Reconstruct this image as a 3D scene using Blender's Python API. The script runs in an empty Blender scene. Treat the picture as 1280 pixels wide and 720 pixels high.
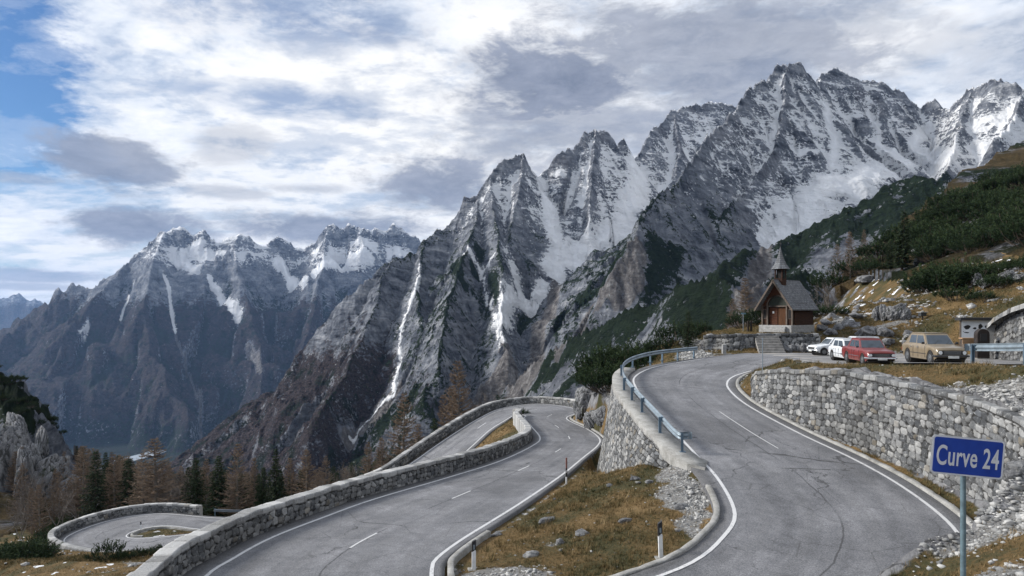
import bpy, bmesh, math, random, time
import numpy as np
from mathutils import Vector, Matrix, Euler

T0 = time.time()
F = 834.0      # focal length in pixels of the 1280 px wide photograph
YH = 390.0     # pixel row of the horizon
rnd = random.Random(7)
scene = bpy.context.scene
COL = scene.collection
R = math.radians

def P(px, py, Y):
    """point seen at a pixel of the photograph, Y metres ahead (eye at the origin)"""
    return ((px-640)*Y/F, Y, (YH-py)*Y/F)
def G(px, py, a, b):
    """point on the road plane z = a + b*Y seen at a pixel"""
    Y = -a*F/(py-YH+b*F)
    return ((px-640)*Y/F, Y, a+b*Y)
def Uu(px, py): return G(px, py, -8.5, .0946)

# ------------------------------------------------------------------ noise
def _h(ix, iy, seed):
    h = (ix*374761393 + iy*668265263 + seed*974634777) & 0xffffffff
    h = ((h ^ (h >> 13))*1274126177) & 0xffffffff
    return h ^ (h >> 16)
def perlin(x, y, seed=0):
    x = np.asarray(x, dtype=np.float64); y = np.asarray(y, dtype=np.float64)
    x0 = np.floor(x); y0 = np.floor(y)
    fx = (x-x0).astype(np.float32); fy = (y-y0).astype(np.float32)
    ix = x0.astype(np.int64); iy = y0.astype(np.int64)
    u = fx*fx*fx*(fx*(fx*6-15)+10); v = fy*fy*fy*(fy*(fy*6-15)+10)
    def g(dx, dy):
        a = (_h(ix+dx, iy+dy, seed) & 1023).astype(np.float32)*(2*math.pi/1024)
        return np.cos(a)*(fx-dx)+np.sin(a)*(fy-dy)
    a = g(0, 0); b = g(1, 0); c = g(0, 1); d = g(1, 1)
    return 1.4*((a+(b-a)*u)+((c+(d-c)*u)-(a+(b-a)*u))*v)
def rand01(ix, iy, seed):
    return (_h(ix.astype(np.int64), iy.astype(np.int64), seed) & 0xffff)/65535.0
def fbm(x, y, o=4, seed=0, gain=.5):
    s = 0; a = 1; t = 0
    for i in range(o):
        s = s+a*perlin(x*2**i+17.3*i, y*2**i-9.1*i, seed+i); t += a; a *= gain
    return s/t
def ridged(x, y, o=4, seed=0, gain=.5):
    s = 0; a = 1; t = 0
    for i in range(o):
        s = s+a*(1-2*np.abs(perlin(x*2**i+7.7*i, y*2**i+3.3*i, seed+i))); t += a; a *= gain
    return s/t
def sstep(a, b, x):
    t = np.clip((x-a)/(b-a), 0, 1); return t*t*(3-2*t)

# ------------------------------------------------------------------ polylines
def resample(pts, step=None, n=None):
    pts = np.array(pts, float)
    d = np.r_[0, np.cumsum(np.linalg.norm(np.diff(pts[:, :3], axis=0), axis=1))]
    if n is None: n = max(2, int(d[-1]/step)+1)
    t = np.linspace(0, d[-1], n)
    return np.stack([np.interp(t, d, pts[:, k]) for k in range(pts.shape[1])], 1)
def spline(pts, sub=8):
    """Catmull-Rom through the points"""
    p = np.array(pts, float); out = []
    q = np.vstack([2*p[0]-p[1], p, 2*p[-1]-p[-2]])
    for i in range(1, len(q)-2):
        for k in range(sub):
            t = k/sub
            out.append(.5*((2*q[i])+(-q[i-1]+q[i+1])*t+(2*q[i-1]-5*q[i]+4*q[i+1]-q[i+2])*t*t+(-q[i-1]+3*q[i]-3*q[i+1]+q[i+2])*t**3))
    out.append(p[-1])
    return np.array(out)
def offset(path, d):
    """shift a 3D polyline sideways in plan; +d is to its right"""
    p = np.array(path, float)
    t = np.gradient(p[:, :2], axis=0); t /= np.linalg.norm(t, axis=1)[:, None]+1e-9
    q = p.copy(); q[:, 0] += t[:, 1]*d; q[:, 1] -= t[:, 0]*d
    return q

# ------------------------------------------------------------------ objects
def tag(o, label=None, cat=None, group=None, kind=None):
    if label: o['label'] = label
    if cat: o['category'] = cat
    if group: o['group'] = group
    if kind: o['kind'] = kind
    return o
def empty(name, loc, rz=0, label=None, cat=None, group=None):
    o = bpy.data.objects.new(name, None); COL.objects.link(o)
    o.location = loc; o.rotation_euler = (0, 0, rz); o.empty_display_size = .2
    return tag(o, label, cat, group)
def link(name, me, mat=None, parent=None, smooth=False):
    if mat is not None and not len(me.materials): me.materials.append(mat)
    if smooth: me.polygons.foreach_set('use_smooth', [True]*len(me.polygons))
    o = bpy.data.objects.new(name, me); COL.objects.link(o)
    if parent is not None: o.parent = parent
    return o
def npmesh(name, verts, faces, smooth=False):
    """verts (N,3); faces (M,3 or 4) array"""
    verts = np.asarray(verts, np.float32); faces = np.asarray(faces, np.int32)
    me = bpy.data.meshes.new(name); k = faces.shape[1]
    me.vertices.add(len(verts)); me.vertices.foreach_set('co', verts.ravel())
    me.loops.add(faces.size); me.loops.foreach_set('vertex_index', faces.ravel())
    me.polygons.add(len(faces))
    me.polygons.foreach_set('loop_start', np.arange(0, faces.size, k, dtype=np.int32))
    me.polygons.foreach_set('loop_total', np.full(len(faces), k, np.int32))
    if smooth: me.polygons.foreach_set('use_smooth', np.ones(len(faces), bool))
    me.update(calc_edges=True)
    return me
def colattr(me, name, arr):
    a = me.attributes.new(name, 'FLOAT_COLOR', 'POINT')
    a.data.foreach_set('color', np.asarray(arr, np.float32).ravel())
def gridfaces(n, m):
    i = np.arange(n*m).reshape(n, m)
    return np.stack([i[:-1, :-1], i[1:, :-1], i[1:, 1:], i[:-1, 1:]], -1).reshape(-1, 4)
def copy_tree(o, parent=None):
    c = o.copy(); COL.objects.link(c); c.parent = parent
    for ch in list(o.children): copy_tree(ch, c)
    return c

class MB:
    """collects shapes into one bmesh"""
    def __init__(s): s.bm = bmesh.new()
    def box(s, c, size, rot=None, bevel=0, M=None):
        m = Matrix.Translation(c)
        if rot is not None: m = m @ Euler(rot).to_matrix().to_4x4()
        m = m @ Matrix.Diagonal((*size, 1))
        if M is not None: m = M @ m
        r = bmesh.ops.create_cube(s.bm, size=1, matrix=m)
        if bevel:
            es = list({e for v in r['verts'] for e in v.link_edges})
            bmesh.ops.bevel(s.bm, geom=es, offset=bevel, segments=2, profile=.6, affect='EDGES')
        return s
    def tube(s, pts, rad, n=8, cap=True):
        pts = [Vector(p) for p in pts]
        if not hasattr(rad, '__len__'): rad = [rad]*len(pts)
        rings = []; up = None
        for i, p in enumerate(pts):
            t = (pts[min(i+1, len(pts)-1)]-pts[max(i-1, 0)]).normalized()
            if up is None:
                up = t.orthogonal().normalized()
            else:
                up = (up-t*up.dot(t)).normalized()
            w = t.cross(up)
            rings.append([s.bm.verts.new(p+(up*math.cos(a)+w*math.sin(a))*rad[i]) for a in [2*math.pi*k/n for k in range(n)]])
        for a, b in zip(rings, rings[1:]):
            for k in range(n): s.bm.faces.new((a[k], a[(k+1) % n], b[(k+1) % n], b[k]))
        if cap:
            s.bm.faces.new(rings[0][::-1]); s.bm.faces.new(rings[-1])
        return s
    def poly(s, pts, depth):
        """flat polygon pts extruded by vector depth"""
        a = [s.bm.verts.new(p) for p in pts]; d = Vector(depth)
        b = [s.bm.verts.new(Vector(p)+d) for p in pts]; n = len(a)
        s.bm.faces.new(a); s.bm.faces.new(b[::-1])
        for k in range(n): s.bm.faces.new((a[(k+1) % n], a[k], b[k], b[(k+1) % n]))
        return s
    def bevel(s, w, seg=2, ang=30):
        bmesh.ops.recalc_face_normals(s.bm, faces=s.bm.faces)
        es = [e for e in s.bm.edges if len(e.link_faces) == 2 and e.calc_face_angle(0) > R(ang)]
        bmesh.ops.bevel(s.bm, geom=es, offset=w, segments=seg, profile=.6, affect='EDGES', clamp_overlap=True)
        return s
    def build(s, name, mat, parent=None, smooth=False):
        bmesh.ops.recalc_face_normals(s.bm, faces=s.bm.faces)
        me = bpy.data.meshes.new(name); s.bm.to_mesh(me); s.bm.free()
        o = link(name, me, mat, parent)
        if smooth:
            me.polygons.foreach_set('use_smooth', [True]*len(me.polygons))
            try: me.set_sharp_from_angle(angle=R(35))
            except Exception: pass
        return o

# ------------------------------------------------------------------ node helpers
class NT:
    def __init__(s, name, rough=.8, metallic=0, spec=.3):
        s.m = bpy.data.materials.new(name); s.m.use_nodes = True
        s.t = s.m.node_tree; s.b = s.t.nodes['Principled BSDF']
        s.b.inputs['Roughness'].default_value = rough
        s.b.inputs['Metallic'].default_value = metallic
        s.b.inputs['Specular IOR Level'].default_value = spec
    def n(s, ty, **kw):
        nd = s.t.nodes.new(ty)
        for k, v in kw.items(): setattr(nd, k, v)
        return nd
    def put(s, sock, v):
        if v is None: return
        if isinstance(v, bpy.types.NodeSocket): s.t.links.new(v, sock)
        elif isinstance(v, (tuple, list)) and len(v) == 3 and sock.type == 'RGBA': sock.default_value = (*v, 1)
        else: sock.default_value = v
    def pos(s): return s.n('ShaderNodeNewGeometry').outputs['Position']
    def obj(s): return s.n('ShaderNodeTexCoord').outputs['Object']
    def uv(s): return s.n('ShaderNodeTexCoord').outputs['UV']
    def mapping(s, v, scale=(1, 1, 1), rot=(0, 0, 0), loc=(0, 0, 0)):
        m = s.n('ShaderNodeMapping'); s.put(m.inputs['Vector'], v)
        m.inputs['Scale'].default_value = scale; m.inputs['Rotation'].default_value = rot; m.inputs['Location'].default_value = loc
        return m.outputs[0]
    def noise(s, v, scale, detail=5, rough=.55, dist=0, ty='FBM'):
        nd = s.n('ShaderNodeTexNoise'); nd.noise_type = ty; s.put(nd.inputs['Vector'], v)
        nd.inputs['Scale'].default_value = scale; nd.inputs['Detail'].default_value = detail
        nd.inputs['Roughness'].default_value = rough; nd.inputs['Distortion'].default_value = dist
        return nd.outputs[0]
    def voro(s, v, scale, feature='F1', out=0, rnd=1):
        nd = s.n('ShaderNodeTexVoronoi', feature=feature); s.put(nd.inputs['Vector'], v)
        nd.inputs['Scale'].default_value = scale; nd.inputs['Randomness'].default_value = rnd
        return nd.outputs[out]
    def math(s, op, a, b=None, c=None, clamp=False):
        nd = s.n('ShaderNodeMath', operation=op); nd.use_clamp = clamp
        s.put(nd.inputs[0], a); s.put(nd.inputs[1], b)
        if c is not None: s.put(nd.inputs[2], c)
        return nd.outputs[0]
    def rng(s, v, a, b, c=0., d=1.):
        nd = s.n('ShaderNodeMapRange'); nd.interpolation_type = 'SMOOTHSTEP'
        for i, q in enumerate((v, a, b, c, d)): s.put(nd.inputs[i], q)
        return nd.outputs[0]
    def mix(s, f, a, b, mode='MIX'):
        nd = s.n('ShaderNodeMix', data_type='RGBA', blend_type=mode)
        s.put(nd.inputs[0], f); s.put(nd.inputs[6], a); s.put(nd.inputs[7], b)
        return nd.outputs[2]
    def ramp(s, f, stops):
        nd = s.n('ShaderNodeValToRGB'); s.put(nd.inputs[0], f); e = nd.color_ramp.elements
        while len(e) < len(stops): e.new(.5)
        for q, (p, c) in zip(e, stops):
            q.position = p; q.color = (*c, 1) if hasattr(c, '__len__') else (c, c, c, 1)
        return nd.outputs[0]
    def attr(s, name):
        nd = s.n('ShaderNodeAttribute'); nd.attribute_name = name
        sp = s.n('ShaderNodeSeparateColor'); s.t.links.new(nd.outputs['Color'], sp.inputs[0])
        return sp.outputs[0], sp.outputs[1], sp.outputs[2], nd.outputs['Alpha']
    def bump(s, h, dist, strength=1.):
        nd = s.n('ShaderNodeBump'); s.put(nd.inputs['Height'], h)
        nd.inputs['Distance'].default_value = dist; nd.inputs['Strength'].default_value = strength
        s.t.links.new(nd.outputs[0], s.b.inputs['Normal']); return nd
    def color(s, c): s.put(s.b.inputs['Base Color'], c); return s.m

def m_plain(name, c, rough=.5, metallic=0, var=.15, scale=3, bump=0, spec=.4):
    """paint, metal or wood with some uneven wear"""
    k = NT(name, rough, metallic, spec)
    n = k.noise(k.obj(), scale, 6, .6)
    c2 = tuple(x*(1-var) for x in c); c3 = tuple(min(1, x*(1+var)) for x in c)
    k.color(k.ramp(n, [(.3, c2), (.7, c3)]))
    k.put(k.b.inputs['Roughness'], k.rng(n, .3, .7, rough*.85, min(1, rough*1.15)))
    if bump: k.bump(k.noise(k.obj(), scale*8, 4), bump)
    return k.m
# ------------------------------------------------------------------ camera, light
cam = bpy.data.cameras.new('camera'); camo = bpy.data.objects.new('camera', cam); COL.objects.link(camo)
cam.sensor_width = 36; cam.lens = F/1280*36; cam.shift_y = (YH-360)/1280
cam.clip_start = .1; cam.clip_end = 60000
camo.location = (0, 0, 0); camo.rotation_euler = (R(90), 0, 0)
scene.camera = camo
vs = scene.view_settings
vs.view_transform = 'Standard'; vs.look = 'None'; vs.gamma = 1; vs.use_curve_mapping = False; vs.exposure = EXPOSURE if 'EXPOSURE' in globals() else 0.62

SUN_AZ, SUN_EL = R(-80), R(29)      # azimuth from +Y towards +X
sun = bpy.data.lights.new('sun', 'SUN'); suno = bpy.data.objects.new('sun', sun); COL.objects.link(suno)
sun.energy = 3.4; sun.angle = R(13); sun.color = (1, .96, .9)
sdir = Vector((math.sin(SUN_AZ)*math.cos(SUN_EL), math.cos(SUN_AZ)*math.cos(SUN_EL), math.sin(SUN_EL)))
suno.rotation_euler = sdir.to_track_quat('Z', 'Y').to_euler()

def make_world():
    w = bpy.data.worlds.new('World'); scene.world = w; w.use_nodes = True
    k = NT.__new__(NT); k.t = w.node_tree; nt = k.t
    bg = nt.nodes['Background']
    sky = k.n('ShaderNodeTexSky'); sky.sky_type = 'NISHITA'; sky.sun_disc = False
    sky.sun_elevation = SUN_EL; sky.sun_rotation = SUN_AZ
    sky.altitude = 1500; sky.air_density = 1.3; sky.dust_density = .6; sky.ozone_density = 2
    v = k.n('ShaderNodeTexCoord').outputs['Generated']
    sp = k.n('ShaderNodeSeparateXYZ'); k.put(sp.inputs[0], v)
    x, y, z = sp.outputs
    el = k.math('MULTIPLY', k.math('ARCSINE', z), 57.2958)
    az = k.math('MULTIPLY', k.math('ARCTAN2', x, y), 57.2958)
    # cloud layer seen from below: direction projected on a high plane
    zz = k.math('ADD', k.math('MAXIMUM', z, 0.), .16)
    cb = k.n('ShaderNodeCombineXYZ')
    k.put(cb.inputs[0], k.math('DIVIDE', x, zz)); k.put(cb.inputs[1], k.math('DIVIDE', y, zz))
    pl = cb.outputs[0]
    n1 = k.noise(k.mapping(pl, (1., 1.5, 1), (0, 0, .5)), 1.5, 8, .58, .25)
    n2 = k.noise(k.mapping(pl, (1, 1.3, 1), (0, 0, .5), (4, 2, 0)), 5., 7, .62, .3)
    cb2 = k.n('ShaderNodeCombineXYZ'); k.put(cb2.inputs[0], az); k.put(cb2.inputs[1], el)
    ae = cb2.outputs[0]
    wn = k.noise(k.mapping(ae, (.07, .15, 1)), 1.0, 10, .66, .3)
    wn2 = k.noise(k.mapping(ae, (.06, .15, 1), loc=(7, 3, 0)), 4.0, 9, .68, .3)
    base = k.math('ADD', k.math('MULTIPLY', n1, .55), k.math('ADD', k.math('MULTIPLY', n2, .28), k.math('MULTIPLY', wn2, .17)))
    def blob(px, py, rx, ry):
        a = math.degrees(math.atan2(px-640, F)); e = math.degrees(math.atan2(YH-py, math.hypot(F, px-640)))
        ra = math.degrees(rx/F)*math.cos(R(a))**2; re = math.degrees(ry/F)*math.cos(R(a))
        dx = k.math('DIVIDE', k.math('SUBTRACT', az, a), ra); dy = k.math('DIVIDE', k.math('SUBTRACT', el, e), re)
        r = k.math('SQRT', k.math('ADD', k.math('MULTIPLY', dx, dx), k.math('MULTIPLY', dy, dy)))
        r = k.math('ADD', r, k.math('MULTIPLY', k.math('SUBTRACT', wn, .5), -3.0))
        r = k.math('ADD', r, k.math('MULTIPLY', k.math('SUBTRACT', wn2, .5), -2.2))
        return k.rng(r, .45, 1.30, 1., 0.)
    def union(lst):
        o = None
        for b in lst:
            q = blob(*b[:4]); q = k.math('MULTIPLY', q, b[4])
            o = q if o is None else k.math('MAXIMUM', o, q)
        return o
    # high thin cloud over blue sky
    cover = k.rng(base, .42, .54)
    blue = union([(-10, 60, 140, 200, 1.1), (40, 230, 170, 45, .65), (360, 130, 130, 20, .4), (430, 20, 140, 35, .35), (330, 15, 200, 35, .3), (30, 130, 90, 60, .6), (-300, 200, 260, 200, .9)])
    cover = k.math('SUBTRACT', k.math('ADD', k.math('MULTIPLY', cover, .45), .66), k.math('MULTIPLY', blue, .85), clamp=True)
    skyc = k.mix(1., sky.outputs[0], (.036, .052, .072), 'MULTIPLY')
    white = k.ramp(base, [(.37, (.42, .48, .58)), (.48, (.60, .65, .73)), (.60, (.83, .84, .87))])
    glow = union([(500, 150, 330, 110, 1.), (700, 150, 260, 200, .7), (600, 300, 300, 90, .8), (1100, 40, 130, 60, .6), (860, 60, 120, 50, .5), (300, 240, 260, 60, .7), (120, 330, 200, 40, .7)])
    white = k.mix(k.math('MULTIPLY', glow, .68), white, (.88, .86, .83))
    c = k.mix(cover, skyc, white)
    dark = union([(155, 200, 80, 32, .9), (285, 180, 60, 25, .45), (165, 284, 105, 22, 1.), (415, 282, 125, 20, .95), (545, 232, 85, 34, .95), (290, 240, 60, 10, .5), (385, 236, 60, 8, .5),
                  (700, 105, 125, 55, 1.), (800, 60, 150, 60, .85), (880, 80, 200, 80, .8), (720, 160, 170, 55, .75), (40, 345, 80, 8, .7), (30, 358, 60, 5, .6), (1000, 20, 200, 60, .5), (1250, 60, 150, 50, .35), (30, 225, 60, 8, .5)])
    shade = k.ramp(wn2, [(.3, (.15, .18, .25)), (.7, (.30, .33, .41))])
    c = k.mix(dark, c, shade)
    # even cloud behind and overhead of the photographed part of the sky
    k.put(bg.inputs[0], c); bg.inputs[1].default_value = .85
make_world()
# ------------------------------------------------------------------ the mountains as ridge skeletons
def LL(s): return [tuple(float(v) for v in q.split(',')) for q in s.split()]
# (points px,py,distance), steepness near crest, steepness far, length scale, fluting wavelength, fluting depth, jaggedness
RIDGES = [
 (LL('225,592,1520 240,578,1500 300,535,1450 339,502,1400 366,474,1400 378,443,1400 417,400,1400 436,377,1400 456,364,1400 473,342,1420 490,329,1430 510,323,1450 524,325,1470 529,311,1480 545,294,1500 557,297,1510 565,286,1520 579,256,1550 598,251,1560 612,230,1580 631,206,1600 654,199,1620 672,222,1650 685,218,1680 695,200,1690 715,190,1700 730,175,1720 745,166,1750 758,172,1760 767,190,1770 777,181,1780 790,199,1800 798,202,1830 805,190,1850 812,175,1880 825,160,1950 840,143,2000 860,137,2030 880,133,2060 910,133,2120 960,140,2200'), 1.9, .70, 170, 120, 34, 9),
 (LL('770,345,880 795,305,900 806,280,920 824,253,960 843,240,1000 862,215,1060 880,187,1120 895,174,1180 920,145,1250 940,114,1330 960,111,1370 970,94,1400 985,85,1420 1000,88,1440 1012,104,1460 1017,114,1480 1025,101,1530 1040,93,1570 1060,101,1580 1075,106,1590 1095,105,1590 1115,116,1600 1132,124,1600 1140,134,1600 1150,145,1600 1160,136,1580 1170,131,1560 1177,144,1540 1195,134,1500 1215,116,1450 1235,111,1400 1245,105,1380 1265,109,1360 1280,119,1350 1340,100,1320 1420,140,1250 1550,100,1200'), 1.9, .60, 160, 85, 32, 9),
 # buttresses
 (LL('654,199,1620 648,245,1520 640,285,1430 628,330,1330 640,360,1250'), 2.0, 1.05, 90, 60, 24, 4),
 (LL('598,251,1560 590,300,1400 575,345,1250 560,385,1120 552,430,1000 548,470,880'), 1.8, 1.0, 110, 70, 30, 5),
 (LL('612,230,1580 622,300,1380 628,360,1200 625,410,1060 632,450,930'), 1.7, 1.05, 100, 70, 28, 5),
 (LL('490,329,1430 470,380,1330 455,430,1230 430,480,1120 395,530,1000'), 1.5, .95, 120, 90, 26, 4),
 (LL('529,311,1480 520,370,1330 530,420,1180 520,470,1050'), 1.6, 1.0, 100, 80, 26, 4),
 (LL('745,166,1750 742,210,1650 738,250,1560 735,282,1490'), 2.2, .8, 90, 60, 20, 5),
 (LL('843,145,2000 850,200,1850 840,235,1750'), 1.8, .8, 90, 60, 20, 5),
 (LL('985,85,1420 980,140,1310 970,190,1210 940,240,1110 900,280,1010'), 2.0, .75, 110, 60, 26, 6),
 (LL('985,85,1420 1005,150,1330 1010,200,1250 1000,250,1150'), 2.0, .8, 90, 60, 24, 6),
 (LL('1040,93,1570 1050,150,1480 1060,190,1420 1050,215,1370'), 2.0, .8, 90, 55, 22, 5),
 (LL('1095,105,1590 1105,160,1490 1110,195,1430'), 2.0, .8, 90, 55, 22, 5),
 (LL('1215,116,1450 1200,165,1350 1190,200,1270 1180,230,1180'), 1.9, .8, 90, 55, 24, 5),
 (LL('1280,119,1350 1265,160,1250 1240,190,1150'), 1.8, .8, 90, 55, 22, 5),
 # green spur and crags this side of the ravine
 (LL('1010,345,430 960,352,410 930,362,400 890,350,430 850,362,460 824,383,500 795,392,520 763,402,540 735,420,570 700,445,610 668,462,640 640,488,680 600,520,700'), 1.9, .55, 40, 34, 9, 3),
 (LL('1160,235,620 1110,250,640 1060,275,640 1000,300,660 940,325,640 900,345,600'), 1.0, .5, 80, 60, 12, 3),
 # massif across the valley
 (LL('-260,520,6600 -120,470,6400 0,423,6200 42,397,6100 71,374,6050 90,361,6000 111,366,6000 123,355,6000 142,352,6000 160,335,6050 185,319,6100 192,312,6100 205,300,6150 220,297,6200 232,299,6200 245,302,6200 255,297,6200 272,311,6200 290,306,6200 305,303,6200 320,311,6250 332,317,6300 350,308,6400 370,317,6500 390,311,6500 410,294,6500 430,293,6500 450,291,6500 470,294,6550 495,293,6600 520,301,6600 530,312,6600 560,330,6700 620,320,6800'), 1.3, .66, 600, 480, 290, 26),
 (LL('205,300,6150 193,335,5750 183,365,5450 178,400,5150 190,450,4850 215,500,4500 235,540,4200'), 1.15, .70, 350, 420, 300, 16),
 (LL('160,335,6050 120,385,5500 80,430,5100 60,490,4700 50,530,4400'), 1.0, .68, 350, 420, 260, 16),
 (LL('290,306,6200 300,360,5750 320,420,5250 330,470,4900 320,520,4500'), 1.2, .7, 350, 400, 280, 16),
 (LL('410,294,6500 400,350,5900 395,400,5500 370,460,5000 360,520,4600'), 1.2, .7, 350, 400, 280, 16),
 (LL('42,397,6100 0,440,5500 -60,480,5000'), 1.0, .6, 350, 260, 80, 12),
 # far range
 (LL('-300,420,15500 -140,385,15200 -60,378,15000 0,373,15000 24,372,15000 45,377,15000 61,380,15200 120,400,15500 200,420,16000'), .9, .4, 1500, 700, 200, 35),
 (LL('-800,300,3000 -500,420,3600 -300,470,4200 -200,520,4600'), .9, .5, 400, 260, 60, 12),
]
RID = []
for (pp, s1, s2, L, lam, amp, jag) in RIDGES:
    RID.append((np.array([P(*q) for q in pp]), s1, s2, L, lam, amp, jag))

def ridge_height(X, Y):
    h = np.full(X.shape, -1e4, np.float32)
    for ri, (pts, s1, s2, L, lam, amp, jag) in enumerate(RID):
        big = lam/80.
        zmin, zmax = pts[:, 2].min(), pts[:, 2].max()
        reach = (zmax+950)/s2
        m = (X > pts[:, 0].min()-reach) & (X < pts[:, 0].max()+reach) & (Y > pts[:, 1].min()-reach) & (Y < pts[:, 1].max()+reach)
        idx = np.nonzero(m)[0]
        if not len(idx): continue
        x = X[idx]; y = Y[idx]
        wx = x+big*7*perlin(x/(60*big), y/(60*big), 50+ri); wy = y+big*7*perlin(x/(60*big), y/(60*big), 80+ri)
        best = np.full(len(idx), -1e5, np.float32); bs = np.zeros(len(idx), np.float32); bd = np.zeros(len(idx), np.float32)
        acc = 0.
        for a, b in zip(pts, pts[1:]):
            dx, dy = b[0]-a[0], b[1]-a[1]; l = math.hypot(dx, dy)+1e-6
            t = np.clip(((wx-a[0])*dx+(wy-a[1])*dy)/(l*l), 0, 1)
            ex = wx-a[0]-t*dx; ey = wy-a[1]-t*dy
            d = np.sqrt(ex*ex+ey*ey)
            z = a[2]+(b[2]-a[2])*t-(s2*d+(s1-s2)*L*(1-np.exp(-d/L)))
            u = z > best
            best[u] = z[u]; bd[u] = d[u]; bs[u] = (acc+t*l)[u]+np.where((dx*ey-dy*ex)[u] > 0, 0, 7777)
            acc += l
        # spurs and gullies running down from the crest
        f = 0; a = 1
        for o in range(4):
            lo = lam/(1.9**o)
            f = f+a*(np.abs(perlin(bs/lo+.35*perlin(bs/lo*.5, bd/lo*.6, 9), bd/(lo*4.5), 200+ri*7+o))*2-.55); a *= .55
        w = 1-np.exp(-bd/(.9*lam)); f = f+(.55 if lam > 200 else 0)
        best = best-amp*f*w*(.55+.9*np.clip(.5+perlin(x/(4*lam), y/(4*lam), 61+ri), 0, 1))+jag*ridged(x/(18*big), y/(18*big), 3, 31)*np.exp(-bd/(25*big))-jag*.2
        h[idx] = np.maximum(h[idx], best)
    return h

def floor_height(X, Y):
    b = -70-.27*np.maximum(0, Y*.8-X*.6)
    b = np.maximum(b, -872+8*perlin(X/300, Y/300, 3))
    east = np.clip((X-150)/400, 0, 1)*np.clip(1-Y/1500, 0, 1)
    return b+160*east

GULLY = []      # filled below: plan polylines with width, depth, which cut into the rock
def detail(X, Y, h, fine=True):
    """broken rock on all scales; damped on the valley floor"""
    r = np.hypot(X, Y)
    k = sstep(2500, 4200, r)
    steep = sstep(-860, -780, h)
    X2 = X+.35*h; Y2 = Y-.2*h
    d1 = ridged(X2/85, Y2/85, 3, 11, .6)*14+ridged(X2/26, Y2/26, 4, 15, .62)*7.5
    d2 = ridged(X2/520, Y2/520, 3, 12, .6)*95+ridged(X2/150, Y2/150, 4, 16, .62)*42
    return (d1*(1-k)+d2*k)*steep*sstep(350, 800, r)

def mountain(X, Y, carve=True):
    X = np.asarray(X, np.float32).ravel(); Y = np.asarray(Y, np.float32).ravel()
    rh = ridge_height(X, Y)
    fl = floor_height(X, Y)
    h = np.maximum(rh, fl)
    h = h+detail(X, Y, h)
    return h

# ------------------------------------------------------------------ roads: pairs of edge-line points, downhill
ROAD = [((20, 46.2, -3.21), (20.5, 57.2, -3.53)), ((18.3, 45.9, -3.45), (16.5, 53.2, -3.56)), ((16.5, 45.5, -3.95), (13.5, 50.6, -3.7))]
def up(x, y): return (x, y, -8.5+.0946*y)
ROAD += [(up(14.8, 44.5), up(10.2, 47.9)), (up(13.6, 42.2), up(8.2, 44.4)), (up(13.0, 39.5), up(7.6, 41)), (up(12.8, 36), up(7.5, 37)), (up(13.2, 31), up(7.55, 31.5)),
         (up(13.8, 27), up(7.6, 27.5)), (up(13.95, 24), up(7.6, 24.5)), (up(13.6, 20.9), up(7.15, 21.4)), (up(12.75, 18.7), up(6.1, 19.5)),
         (up(11.3, 16.7), up(4.9, 18.1)), ((8.6, 14.7, -7.2), (3.4, 17.2, -6.95)), ((5, 13, -7.3), (1.7, 16.4, -7.1)), ((.5, 11.8, -7.4), (0, 16.2, -7.2)),
         ((-4.5, 12, -7.45), (-1.4, 16.9, -7.3)), ((-7.6, 14, -7.4), (-2.1, 18, -7.4)), ((-8.6, 18.5, -7.46), (-2.35, 19.6, -7.55))]
N24 = len(ROAD)
def l2(px, py):
    g = G(px, py, -5.98, -.08)
    return g if g[1] < 60 else G(px, py, -9.0, -.03)
for a, b in [((292, 698), (546, 698)), ((340, 672), (575, 676)), ((404, 647), (612, 653)), ((468, 624), (652, 628)), ((560, 597), (702, 594)), ((626, 576), (729, 572)), ((666, 557), (747, 557)), ((675, 547), (749, 548)), ((664, 533), (735, 537)), ((655.5, 523), (708, 523))]:
    ROAD.append((l2(*a), l2(*b)))
ROAD += [((1.5, 72.5, -11.3), (7.6, 75.5, -11.25)), ((1.0, 74.8, -11.5), (6.2, 81.5, -11.5)), ((.3, 75.4, -11.65), (2.6, 85.8, -11.85)), ((-.9, 73.9, -12.1), (-1.5, 84.8, -12.3)),
         ((-2.4, 71.6, -12.7), (-4.0, 80.8, -12.9)), ((-4, 67.9, -13.6), (-6.1, 76.4, -13.6)), ((-5.4, 65.2, -14.4), (-8.1, 72.2, -14.4)), ((-7, 62.6, -15.2), (-9.9, 68.2, -15.2)),
         ((-8.9, 59.6, -16.1), (-12.1, 64.4, -16.1)), ((-13, 56.8, -17.3), (-17, 62.6, -17.4)), ((-22, 56.6, -19.5), (-23, 62.8, -19.5)), ((-30, 61.0, -21.9), (-30, 66.6, -21.9)),
         ((-37, 63.2, -23.2), (-37, 68.6, -23.2)), ((-43, 65.8, -23.4), (-39.8, 69.2, -23.4)), ((-46.3, 69.3, -23.4), (-40.5, 70.6, -23.4)), ((-45.2, 74.8, -23.4), (-39.6, 72.4, -23.4)),
         ((-41, 77.4, -23.4), (-37.4, 73.0, -23.4)), ((-33.4, 76.4, -23.6), (-33, 72.0, -23.5)), ((-25, 79, -24.4), (-25, 73.4, -24.4)), ((-15, 84, -26), (-14, 78.5, -26))]
RA = spline([a for a, b in ROAD], 8); RB = spline([b for a, b in ROAD], 8)
SUB = 8
def ra(i0, i1, off=0.):   # part of the A line (right-hand line of the upper road, wall side of the lower road), shifted outwards
    return offset(RA[int(i0*SUB):int(i1*SUB)+1], -off)
def rb(i0, i1, off=0.): return offset(RB[int(i0*SUB):int(i1*SUB)+1], off)
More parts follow.
